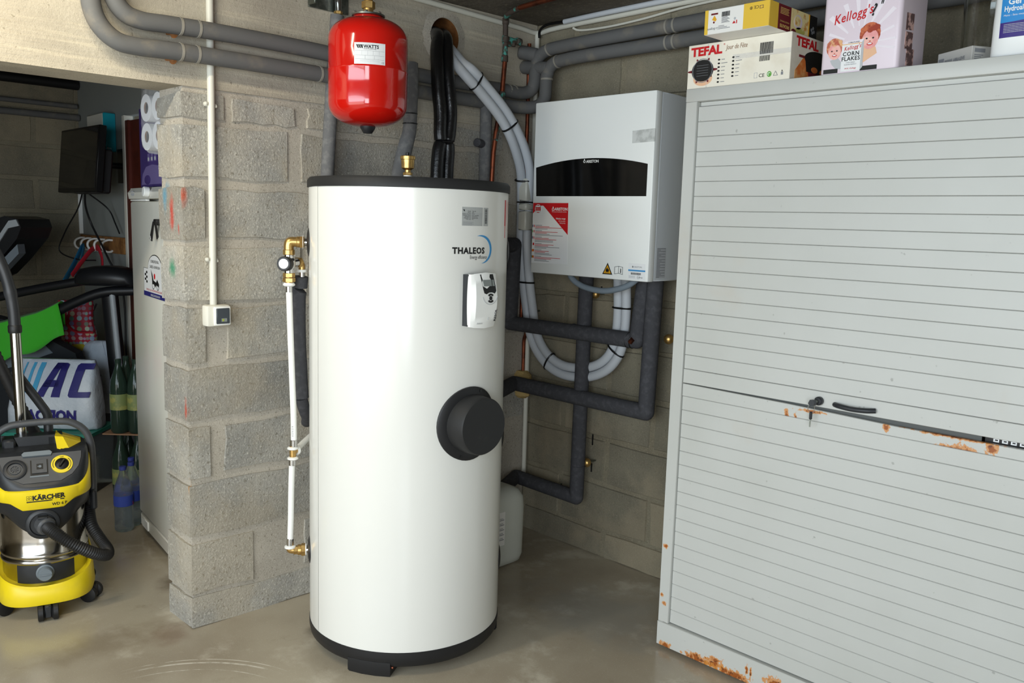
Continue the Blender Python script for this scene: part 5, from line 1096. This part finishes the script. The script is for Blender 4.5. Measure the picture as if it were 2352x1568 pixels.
for x in (-3.15, -3.03, -2.91, -2.79, -2.66):
    b = MB(); b.tube([(x, -.972, 1.25), (x, -.985, 1.243), (x, -1.02, 1.25), (x, -1.035, 1.275), (x, -1.028, 1.30), (x, -1.0, 1.315), (x, -.972, 1.315)], .007, 'white', 8, 5, flat=1.6); b.build('hook', rk)
def ribbon(name, path, r, mat, label, cat, flat=.2):
    t = thing(name, path[-1], label, cat); MB().tube(path, r, mat, 10, 6, flat=flat).build('ribbon', t); return t
t = ribbon('blue_lanyard', [(-3.0, -1.03, 1.262), (-2.95, -1.06, 1.25), (-2.86, -1.13, 1.17), (-2.72, -1.24, 1.06)], .026, 'cloth_blue', 'blue ribbons hanging off the wooden coat rack', 'ribbon')
MB().tube([(-2.96, -1.04, 1.262), (-2.91, -1.06, 1.25), (-2.84, -1.1, 1.18), (-2.76, -1.16, 1.10)], .024, 'cloth_blue', 10, 6, flat=.2).build('ribbon', t)
t = ribbon('red_lanyard', [(-2.80, -1.03, 1.262), (-2.77, -1.06, 1.25), (-2.74, -1.12, 1.19), (-2.70, -1.2, 1.10)], .017, 'cloth_red', 'red ribbon looped over the wooden coat rack', 'ribbon')
MB().tube([(-2.77, -1.03, 1.265), (-2.67, -1.05, 1.262), (-2.62, -1.05, 1.21), (-2.62, -1.05, 1.12)], .02, 'cloth_red', 10, 6, flat=.25).build('ribbon', t)
t = pipe('television_cable', [(-2.60, -1.14, 1.60), (-2.66, -1.12, 1.52), (-2.70, -1.08, 1.42), (-2.60, -1.06, 1.30), (-2.50, -1.05, 1.20), (-2.45, -1.0, 1.05), (-2.44, -.99, .6)], .006, 'rubber', 'black cables dangling from the television down the grey partition', part='core', cat='cable')
for pth in ([(-2.64, -1.14, 1.60), (-2.80, -1.12, 1.50), (-2.93, -1.16, 1.35), (-2.98, -1.18, 1.24), (-2.85, -1.12, 1.19), (-2.70, -1.06, 1.19)], [(-2.57, -1.14, 1.60), (-2.62, -1.0, 1.5), (-2.55, -.99, 1.42), (-2.5, -.985, 1.36)]): MB().tube(pth, .0045, 'rubber', 8, 6).build('core', t)
t = thing('wall_conduit', (-3.235, -.965, 1.34), 'thin white strip in the dark corner above the coat rack', 'conduit'); MB().box((-3.245, -.975, 1.34), (-3.232, PY - .001, 1.62), 'white', .001).build('strip', t)
for z, y1, r, lb in ((2.29, -.96, .03, 'topmost dark pipe along the far wall of the dark room'), (2.155, -.97, .022, 'middle dark pipe along the far wall of the dark room'), (2.085, -.96, .03, 'lowest dark pipe along the far wall of the dark room')):
    pipe('dark_pipe', [(FX + .04, -3.9, z + .01), (FX + .04, y1, z)], r * (1 if z > 2.2 else .7), 'rubber' if z > 2.2 else 'foam_pvc', lb, 'dark pipes on the far wall', sub=1, part='pipe_run')
# ------------------------------------------------------------------ treadmill
DR = Vector((.697, .717, 0)); DB = Vector((-.717, .697, 0))
tm = thing('treadmill', (-2.0, -1.3, 0), 'black folded treadmill with handrails and tall post in the dark room', 'treadmill')
TF = Fr((-2.42, -1.65, 0), DR, (0, 0, 1))           # normal points to the viewer's side
b = MB(); b.prism([(.42, .004), (.72, .004), (.74, .05), (.735, .26), (.70, .315), (.42, .33)], TF, -.36, .02, 'treadmill'); b.build('motor_hood', tm, smooth=0)
b = MB(); b.loft([[TF.p(a + .046 * math.cos(2 * PI * i / 18), z, -.03 + .03 * math.sin(2 * PI * i / 18)) for i in range(18)] for a, z in ((.635, .30), (.60, .7), (.575, 1.07))], 'treadmill'); b.build('post', tm)
MB().tube([TF.p(.655, .28, .0), TF.p(.628, .7, .0), TF.p(.605, 1.05, .0)], .016, 'tm_silver', 10, 1).build('post_highlight', tm)  # silver strip stands for the highlight along the black post
MB().tube([TF.p(.72, 1.065, -.02), TF.p(.55, 1.05, 0), TF.p(.40, .99, .01), TF.p(.22, .90, .01), TF.p(-.12, .80, .01)], .027, 'treadmill', 14, 5).build('handrail', tm)
MB().tube([TF.p(.74, 1.155, -.02), TF.p(.56, 1.13, 0), TF.p(.42, 1.105, .01), TF.p(.2, 1.06, .01), TF.p(-.12, .985, .01)], .024, 'treadmill', 14, 5).build('handrail', tm)
b = MB(); b.loft([[TF.p(.59 + x, z + .012 * math.cos(x * 9), y) for x, y, _ in [tuple(v) for v in sup(a * k, .10 * k, 2.6, 28, 0)]] for z, k, a in ((1.085, .80, .175), (1.10, 1, .175), (1.135, 1, .175), (1.175, .85, .17), (1.185, .5, .16))], 'treadmill'); b.build('arm_pad', tm, smooth=60)
b = MB(); b.prism([(-0.2, 1.06), (-0.2, 1.33), (-0.05, 1.415), (0.05, 1.45), (0.12, 1.435), (0.135, 1.39), (0.11, 1.33), (0.0, 1.2), (-0.08, 1.12)], TF, -.30, .02, 'treadmill'); cs = b.build('console', tm, smooth=0)
b = MB(); b.prism([(-0.02, 1.29), (0.075, 1.425), (0.115, 1.433), (0.13, 1.4), (0.07, 1.385), (-0.005, 1.275)], TF, .021, .03, 'tm_silver'); b.build('console_trim', cs, smooth=0)
b = MB(); b.prism([(-0.2, 1.05), (-0.1, 1.09), (0.11, 1.3), (0.115, 1.25), (-0.03, 1.1), (-0.2, 0.99)], TF, -.05, .018, 'tm_grey'); b.build('console_panel', cs, smooth=0)
b = MB(); b.prism([(-.25, .10), (-.25, .93), (.05, .86), (.36, .70), (.45, .34), (.45, .10)], TF, -.14, -.06, 'belt'); dk = b.build('running_deck', tm, smooth=0)
b = MB(); b.prism([(-.25, .78), (.14, .80), (.24, .70), (-.25, .52)], TF, -.058, -.05, 'tm_grey'); b.build('deck_panel', dk, smooth=0)
# green cloth folded over the lower handrail
gc = thing('green_cloth', TF.p(.12, .78, .05), 'bright green microfibre cloth draped over the treadmill handrail', 'cloth')
def rail(a): return .80 + (.90 - .80) * (a + .12) / .34 if a < .22 else .90 + (a - .22) * .5
cols = []
for i in range(15):
    a = -.10 + .43 * i / 14; zt = rail(a) + .033; drop = .225 - .055 * (i / 14) + .012 * math.sin(i * .9); col = []
    for j in range(9):
        t = j / 8; col.append(TF.p(a + .03 * t * (i / 14) - (.0 if i else .0), zt - drop * t * (1 if t else 0), .045 + .010 * math.sin(i * .8 + t * 2) * t + .004))
    back = [TF.p(a, zt - .12 * (1 - j / 3) + .0, -.024) for j in range(4)]
    cols.append(back + [TF.p(a, zt + .012, .012)] + col)
n = len(cols[0]); vs = [p for c in cols for p in c]; fs = [[i * n + j, (i + 1) * n + j, (i + 1) * n + j + 1, i * n + j + 1] for i in range(14) for j in range(n - 1)]
b = MB().add(vs, fs, 'green_cloth'); cg = b.build('cloth', gc, smooth=60)
md = cg.modifiers.new('thickness', 'SOLIDIFY'); md.thickness = .006; md.offset = 1
# storage box with teal lid carrying the white shopping bag
sb = thing('storage_box', (-1.93, -1.60, 0), 'storage box with teal lid standing on the floor under the white bag', 'storage box')
SFm = Fr((-2.08, -1.76, 0), DR, (0, 0, 1))
b = MB(); b.prism([(.02, .0), (.44, .0), (.46, .325), (.0, .325)], SFm, -.26, .02, 'pet_clear'); b.build('tub', sb, smooth=0)
b = MB(); b.prism([(-.01, .325), (.47, .325), (.47, .343), (-.01, .343)], SFm, -.27, .03, 'teal'); b.build('lid', sb, smooth=0)
bg = thing('shopping_bag', (-1.93, -1.60, .344), 'white woven shopping bag with blue lettering behind the vacuum cleaner', 'bag')
rings = []
NB = 40
for z, w0, w1, d in ((.345, .0, .462, .05), (.36, -.006, .468, .085), (.45, .0, .462, .10), (.56, .02, .455, .085), (.66, .04, .45, .05), (.70, .05, .445, .025), (.712, .052, .443, .018)):
    c, a = (w0 + w1) / 2, (w1 - w0) / 2; rings.append([SFm.p(c + v.x, z, -.11 + v.y * 1.0 + .003 * math.sin(i * 1.7 + z * 30)) for i, v in enumerate(sup(a, d, 5, NB, 0))])
b = MB(); b.loft(rings, 'bag_white'); b.build('bag_body', bg, smooth=60)
def dep(z):
    tb_ = ((.345, .05), (.36, .085), (.45, .10), (.56, .085), (.66, .05), (.70, .025), (.712, .018))
    for (a, d0), (c, d1) in zip(tb_, tb_[1:]):
        if z <= c: return d0 + (d1 - d0) * (z - a) / (c - a)
    return .018
b = MB()
A = [(.20, .435), (.245, .435), (.265, .49), (.315, .49), (.315, .435), (.36, .435), (.375, .70), (.27, .70), (.255, .66)]
def poly(pts, m):
    b.prism([(x, y) for x, y in pts], FLAT, 0, .001, m)
# letters A and C, slanted capitals
def slant(pts, x, z, s_, m): poly([(x + (p[0] + .22 * p[1]) * s_, z + p[1] * s_) for p in pts], m)
S = .172
for part_ in ([(0, 0), (.24, 0), (.52, 1.0), (.32, 1.0)], [(.46, 0), (.72, 0), (.70, .96), (.62, 1.0), (.5, 1.0)], [(.10, .30), (.6, .30), (.58, .50), (.2, .50)], [(.32, 1.0), (.62, 1.0), (.66, .83), (.26, .83)]): slant(part_, .170, .526, S, 'navy')
for part_ in ([(0, .06), (.06, .0), (.26, 0), (.26, 1.0), (.06, 1.0), (0, .94)], [(.1, 0), (.62, 0), (.62, .17), (.1, .17)], [(.1, .83), (.50, .83), (.50, 1.0), (.1, 1.0)]): slant(part_, .335, .526, S, 'navy')
b.text('ACTION', FLAT, .122, .402, .080, 'navy', bold=.05, shear=.12, sx=.84, h=.0015)
for k in range(3): slant([(0, 0), (.05 + .05 * k, 0), (.05 + .05 * k, 1.0), (0, 1.0)], .075 + .033 * k, .526 + .02 * (2 - k), S * (1 - .12 * (2 - k)), 'sky')
b.refine(.012)
b.v = [SFm.p(v.x, v.y, -.11 + dep(v.y) * max(0, 1 - min(1, abs((v.x - .231) / .235)) ** 5) ** .2 + .0045 + v.z) for v in b.v]; b.build('lettering', bg, smooth=0)
# red checked bag, dull yellow bag and a pale sack hung behind
rb = thing('checked_bag', (-2.45, -1.23, .72), 'red checked cloth bag hanging behind the treadmill rail', 'bag')
RFm = Fr((-2.535, -1.31, .70), DR, (0, 0, 1))
b = MB(); rr = []
for i in range(9):
    z = .27 * i / 8; w = .095 + .006 * math.sin(i); rr.append([RFm.p(.10 + v.x + .06 * (.27 - z) - .02, z, v.y) for v in sup(w, .03 + .02 * math.sin(PI * i / 8), 3, 24, 0)])
b.loft(rr, 'checks'); b.build('bag_body', rb, smooth=60)
b = MB(); b.tube([RFm.p(.09, .27, .0), RFm.p(.04, .17, .05), RFm.p(.09, .10, .06), RFm.p(.2, .09, .05)], .009, 'cloth_red', 8, 6, flat=.5); b.build('strap', rb)
yb2 = thing('yellow_pouch', (-2.46, -1.25, .58), 'crumpled dull yellow pouch below the red checked bag', 'pouch')
b = MB(); b.loft([[Vector((-2.455, -1.24, .575)) + DR * (v.x * k + .008 * math.sin(i)) + DB * v.y * k + Vector((0, 0, z)) for i, v in enumerate(sup(.062, .04, 2.3, 18, 0))] for z, k in ((0, .4), (.02, .9), (.08, 1.05), (.13, .9), (.15, .5))], 'yellow_dull'); b.tube([Vector((-2.455, -1.24, .72)), Vector((-2.45, -1.22, .8)), Vector((-2.44, -1.15, .95))], .005, 'rubber', 6); b.build('pouch_body', yb2, smooth=60)
ws = thing('pale_sack', (-2.36, -1.16, 0), 'pale plastic sack standing behind the treadmill post', 'sack')
b = MB(); b.loft([[Vector((-2.36, -1.17, 0)) + DR * (v.x * k + .012 * math.sin(i * 1.9 + z * 9)) + DB * v.y * k + Vector((0, 0, z)) for i, v in enumerate(sup(.15, .09, 2.5, 26, 0))] for z, k in ((.0, .9), (.1, 1), (.4, 1), (.6, .85), (.72, .5), (.74, .3))], 'bag_white'); b.tube([Vector((-2.40, -1.28, .66)), Vector((-2.33, -1.27, .56)), Vector((-2.27, -1.2, .55))], .005, 'rubber', 6); b.build('sack_body', ws, smooth=60)
# green bottles stacked two high, and water bottles in front
def bottle_mb(h, r, body):
    b = MB(); b.lathe([(.0, .004), (r * .8, .0), (r, .012), (r * .97, h * .25), (r, h * .30), (r * .96, h * .42), (r, h * .60), (r * .9, h * .70), (r * .5, h * .84), (.014, h * .91), (.014, h * .95)], (0, 0, 0), body, n=20); return b
protos = {}
def bottle(loc, label, group, kind):
    if kind not in protos:
        h, r, body, lab, cap = ((.375, .043, 'pet_green', 'pet_label', 'pet_label'), (.31, .043, 'pet_clear', 'lab_blue', 'cap_blue'))[kind]
        t = thing(('green_bottle', 'water_bottle')[kind], loc, label, 'bottle', group, rz=0)
        bottle_mb(h, r, body).build('bottle_body', t)
        z0, z1 = (.12, .20) if kind == 0 else (.125, .175)
        MB().lathe([(r + .0008, z0), (r + .0012, (z0 + z1) / 2), (r + .0008, z1)], (0, 0, 0), lab, n=20).build('label', t)
        MB().cyl((0, 0, h * .94), (0, 0, h), .0155, cap if kind else 'pet_green', 14, bev=.002).build('cap', t); protos[kind] = t; return t
    t = copy_thing(protos[kind], loc, label=label); return t
gx = [(-1.60, -1.30), (-1.545, -1.235), (-1.49, -1.165), (-1.53, -1.365), (-1.475, -1.30), (-1.42, -1.225)]
cd = thing('carton_tray', (-1.51, -1.265, .378), 'flat cardboard sheet between the two layers of green bottles', 'cardboard', rz=math.radians(45.8))
MB().box((-.16, -.09, 0), (.16, .09, .006), 'card_brown').build('sheet', cd)
for l, z in ((0, 0), (1, .386)):
    for i, (x, y) in enumerate(gx):
        lb = 'green bottle, %s layer of the stack beside the fridge, %s of %s row' % (('bottom', 'top')[l], ('left end', 'middle', 'right end')[i % 3], 'back' if i < 3 else 'front')
        bottle((x, y, z), lb, 'stacked green bottles', 0)
for p, lb in (((-1.30, -1.40, 0), 'clear water bottle beside the fridge, farthest left of the three'), ((-1.222, -1.43, 0), 'clear water bottle beside the fridge, middle one of the three'), ((-1.172, -1.487, 0), 'clear water bottle beside the fridge, half hidden nearest the fridge door')): bottle(p, lb, 'water bottles beside the fridge', 1)
# ------------------------------------------------------------------ vacuum cleaner (local frame: front faces -y)
vc = thing('vacuum_cleaner', (-.59, -1.99, 0), 'yellow and black wet-dry vacuum cleaner with steel drum in the opening', 'vacuum cleaner', rz=math.radians(74.8))
def rimz(x, y): return .130 + .028 * min(1, abs(x) / .15) ** 2 + .055 * min(1, max(0, (y + .05) / .15))
b = MB(); b.loft([sup(.145, .165, 3, 56, .058), sup(.160, .19, 3, 56, .062), sup(.166, .196, 3, 56, .085), sup(.160, .188, 2.8, 56, zf=lambda x, y: rimz(x, y) - .008), sup(.155, .180, 2.8, 56, zf=rimz), sup(.14, .16, 2.6, 56, zf=lambda x, y: rimz(x, y) - .012)], 'yellow'); b.build('base_tray', vc, smooth=50)
for x, y, a in ((.0, -.165, 0), (.135, -.05, 60), (-.135, -.05, -60), (.12, .14, 120), (-.12, .14, -120)):
    T = Matrix.Translation((x, y, 0)) @ Matrix.Rotation(math.radians(a), 4, 'Z') @ Matrix.Scale(1.22, 4); b = MB()
    for s_ in (-1, 1): b.lathe([(.0, .0), (.018, .001), (.025, .006), (.025, .018), (.02, .02)], (s_ * .008, -.014, .025), 'rubber', (s_, 0, 0), 20, T=T)
    b.box((-.009, -.032, .012), (.009, .004, .05), 'vac_black', .003, T); b.cyl((0, -.004, .04), (0, -.004, .075), .012, 'vac_black', 12, T=T); b.build('caster', vc)
b = MB(); b.lathe([(.135, .09), (.142, .12), (.143, .195), (.147, .20), (.149, .206), (.147, .212), (.1425, .217), (.147, .222), (.149, .228), (.147, .234), (.142, .24), (.1415, .30), (.1415, .405)], (0, 0, 0), 'chrome_tub', n=72); b.build('drum', vc)
b = MB(); b.lathe([(.1425, .128), (.1455, .13), (.1455, .20), (.1425, .203)], (0, 0, 0), 'vac_black', n=18, a0=math.radians(-90 - 40), a1=math.radians(-90 + 40)); b.build('drain_panel', vc)
b = MB(); b.lathe([(.03, 0), (.03, .004), (.0255, .006), (.0245, .026), (.022, .029), (0, .029)], (-.004, -.144, .168), 'vac_slate', (0, -1, 0), 24); b.box((-.024, -.176, .1655), (.016, -.172, .1705), 'vac_slate', .001); b.build('drain_knob', vc)
b = MB(); b.loft([sup(.142, .145, 2.3, 56, zf=lambda x, y: .385 - (.075 * max(0, 1 - (x / .115) ** 2) if y < 0 else 0)), sup(.152, .162, 2.5, 56, zf=lambda x, y: .395 - (.06 * max(0, 1 - (x / .11) ** 2) if y < 0 else 0)), sup(.158, .172, 2.7, 56, .425), sup(.160, .176, 2.8, 56, .445)], 'vac_black'); b.build('motor_head', vc, smooth=50)
a_, b_, e_ = .164, .182, 3.0
def bandlow(x, y): return (.420 if abs(x) < .065 else .420 + .028 * min(1, (abs(x) - .065) / .04)) if y < 0 else .45
b = MB(); b.loft([sup(a_ - .003, b_ - .003, e_, 72, zf=bandlow), sup(a_, b_, e_, 72, zf=lambda x, y: bandlow(x, y) + .003), sup(a_, b_, e_, 72, zf=lambda x, y: .489 + .075 * min(1, max(0, (y + .15) / .15))), sup(a_ - .006, b_ - .005, e_, 72, zf=lambda x, y: .493 + .08 * min(1, max(0, (y + .15) / .15)))], 'yellow'); b.build('yellow_band', vc, smooth=50)
TOPZ = lambda x, y: min(.610, .512 + 1.16 * max(0, y + .166))
b = MB(); b.loft([sup(.158, .176, 3, 64, zf=lambda x, y: .486 + .07 * min(1, max(0, (y + .15) / .15))), sup(.159, .177, 3, 64, zf=lambda x, y: max(.498, TOPZ(x, y) - .035)), sup(.156, .172, 3, 64, zf=lambda x, y: TOPZ(x, y) - .006), sup(.150, .166, 3, 64, zf=TOPZ), sup(.135, .148, 2.8, 64, zf=TOPZ), sup(.11, .12, 2.6, 64, zf=TOPZ), sup(.07, .08, 2.3, 64, zf=TOPZ), sup(.02, .02, 2, 64, zf=TOPZ)], 'vac_black'); b.build('head_top', vc, smooth=40)
def on_band(v): return Vector((v.x, -b_ * (1 - min(1, abs(v.x / a_)) ** e_) ** (1 / e_) - v.z, v.y))
b = MB(); b.text('K\u00c4RCHER', FLAT, -.034, .457, .0238, 'ink', bold=.045, sx=.98, h=.001); b.rect(FLAT, -.052, .4495, .012, .4535, 'ink', .001); b.rect(FLAT, .012, .4495, .068, .4535, 'ink', .001); b.text('WD 6 P', FLAT, .028, .431, .0145, 'ink', bold=.02, h=.001)
b.ring(FLAT, -.044, .4655, .0035, .005, 'ink', .001, 4); b.rect(FLAT, -.052, .457, -.0513, .474, 'ink', .001); b.rect(FLAT, -.0367, .457, -.036, .474, 'ink', .001); b.rect(FLAT, -.052, .4733, -.036, .474, 'ink', .001); b.rect(FLAT, -.052, .457, -.036, .4577, 'ink', .001)
b.v = [on_band(v) for v in b.v]; b.build('brand_lettering', vc, smooth=0)
tc, ts = math.cos(math.atan(1.16)), math.sin(math.atan(1.16)); CF = Fr((0, -.126, .512 + 1.16 * .04), (1, 0, 0), (0, tc, ts))
b = MB(); b.prism([(-.06, -.058), (.06, -.058), (.098, -.035), (.120, -.005), (.130, .03), (.132, .055), (-.132, .055), (-.130, .03), (-.120, -.005), (-.098, -.035)], CF, -.012, .003, 'vac_grey'); b.build('control_plate', vc, smooth=0)
b = MB(); b.lathe([(.038, 0), (.038, .009), (.033, .011), (.026, .011), (.025, .003), (0, .002)], CF.p(-.084, .0), 'vac_black', CF.n, 30); b.ring(Fr(CF.p(-.084, .0, .003), CF.r, CF.u), 0, 0, .014, .018, 'vac_grey', .004, 20)
for k in range(8): a = k * PI / 4; b.prism([(.0, -.0012), (.017, -.0012), (.017, .0012), (0, .0012)], Fr(CF.p(-.084, .0, .003), CF.r * math.cos(a) + CF.u * math.sin(a), -CF.r * math.sin(a) + CF.u * math.cos(a)), 0, .003, 'vac_grey')
b.build('blower_port', vc)
b = MB(); b.rect(CF, -.036, -.028, .021, .032, 'ink', .004); b.rect(CF, -.031, -.022, .017, .030, 'vac_grey', .0085); b.rect(CF, -.016, -.008, .005, .014, 'ink', .0092); b.ell(CF, -.005, .003, .005, .005, 'vac_slate', .0098, n=12); b.rect(CF, -.013, .0015, -.008, .0045, 'vac_slate', .0098); b.rect(CF, -.038, -.036, .023, -.031, 'vac_slate', .005); b.build('socket_cover', vc, smooth=0)
b = MB(); b.ring(CF, .066, .006, .023, .0355, 'yellow', .007, 36); b.ring(CF, .066, .006, .0285, .0305, 'ink', .0075, 10, -.9, .8); b.ring(CF, .066, .006, .0285, .0305, 'ink', .0075, 10, 2.4, 3.6); b.text('OFF', CF, .060, .0315, .0075, 'ink', h=.0078); b.build('dial_ring', vc, smooth=0)
b = MB(); b.lathe([(.0225, 0), (.0225, .01), (.019, .012), (0, .012)], CF.p(.066, .006), 'black', CF.n, 26); b.box((-.004, -.016, 0), (.004, .016, .014), 'black', .002, Matrix.Translation(CF.p(.066, .006, .008)) @ Matrix(((CF.r.x, CF.u.x, CF.n.x, 0), (CF.r.y, CF.u.y, CF.n.y, 0), (CF.r.z, CF.u.z, CF.n.z, 0), (0, 0, 0, 1))) @ Matrix.Rotation(-.6, 4, 'Z')); b.build('dial', vc)
b = MB(); b.prism([(-.058, .046), (.032, .046), (.036, .056), (.028, .064), (-.054, .064), (-.062, .056)], CF, 0, .012, 'vac_slate'); b.build('filter_latch', vc, smooth=0)
b = MB(); b.prism([(-.07, 0), (.06, 0), (.075, .04), (-.085, .04)], Fr((0, .02, .605), (1, 0, 0), (0, 0, 1)), -.06, .0, 'vac_black'); b.box((-.125, .01, .60), (-.08, .09, .64), 'vac_black', .008); b.box((.02, .02, .60), (.055, .09, .645), 'vac_black', .008); b.build('tool_holder', vc)
b = MB(); b.loft([[Vector(p) for p in ((.055, -.07, .60), (.10, -.085, .595), (.152, .0, .585), (.145, .10, .59), (.06, .10, .60))], [Vector(p) for p in ((.048, -.02, .648), (.075, -.025, .645), (.143, .02, .606), (.138, .09, .61), (.055, .09, .645))]], 'yellow'); b.build('yellow_shoulder', vc, smooth=0)
hp = [(.168, .0, .372), (.172, .0, .42), (.173, .01, .5), (.170, .01, .60), (.150, .01, .655), (.105, .01, .690), (.05, .01, .698), (-.05, .01, .698), (-.105, .01, .690), (-.150, .01, .655), (-.170, .01, .60), (-.173, .01, .5), (-.172, .0, .42), (-.168, .0, .372)]
MB().tube(hp, .0135, 'vac_grey', 12, 5, flat=1.15).build('carry_handle', vc)
for s_ in (-1, 1): MB().box((s_ * .172 - .012, -.03, .345), (s_ * .172 + .012, .03, .425), 'vac_black', .008).build('handle_pivot', vc)
b = MB(); b.lathe([(.058, .0), (.056, .03), (.05, .036), (.043, .037), (.040, .03), (.0, .03)], (-.004, -.142, .362), 'vac_black', (0, -1, 0), 32); b.build('hose_port', vc)
b = MB(); b.lathe([(.031, 0), (.033, .01), (.033, .03), (.029, .034), (.027, .04)], (-.004, -.165, .364), 'vac_grey', Vector((.35, -.85, -.2)), 26); b.box((-.02, -.20, .388), (.012, -.172, .396), 'vac_black', .002); b.build('hose_collar', vc)
hose = [(.006, -.19, .358), (.025, -.225, .348), (.065, -.255, .318), (.115, -.26, .282), (.165, -.24, .245), (.20, -.20, .222), (.205, -.155, .225), (.185, -.10, .25), (.16, -.04, .29), (.155, .04, .33), (.14, .13, .38), (.08, .20, .46), (.0, .215, .58), (-.06, .20, .72), (-.11, .18, .86), (-.16, .16, 1.0), (-.22, .15, 1.12)]
MB().tube(hose, .0215, 'rubber', 16, 16, lambda t, i: .0225 if i % 2 else .0195).build('suction_hose', vc, smooth=50)
b = MB(); b.cyl((-.060, .085, .60), (-.066, .09, 1.045), .0185, 'chrome', 28); tb2 = b.build('suction_tube', vc)
b = MB(); b.lathe([(.022, 0), (.0235, .006), (.0235, .026), (.021, .03)], (-.066, .09, 1.03), 'rubber', n=24); b.build('tube_collar', vc)
MB().tube([(-.066, .09, 1.055), (-.068, .092, 1.12), (-.078, .095, 1.20), (-.098, .10, 1.28), (-.135, .11, 1.37), (-.17, .12, 1.43)], .0215, 'vac_black', 18, 6, lambda t, i: .0205 + .002 * (abs(t - .35) < .03)).build('bent_grip', vc)
MB().tube([(-.075, .14, .88), (-.04, .14, .82), (.005, .14, .745), (.028, .14, .70), (.03, .14, .66), (.03, .13, .60)], .0165, 'vac_black', 14, 6).build('push_bar', vc)
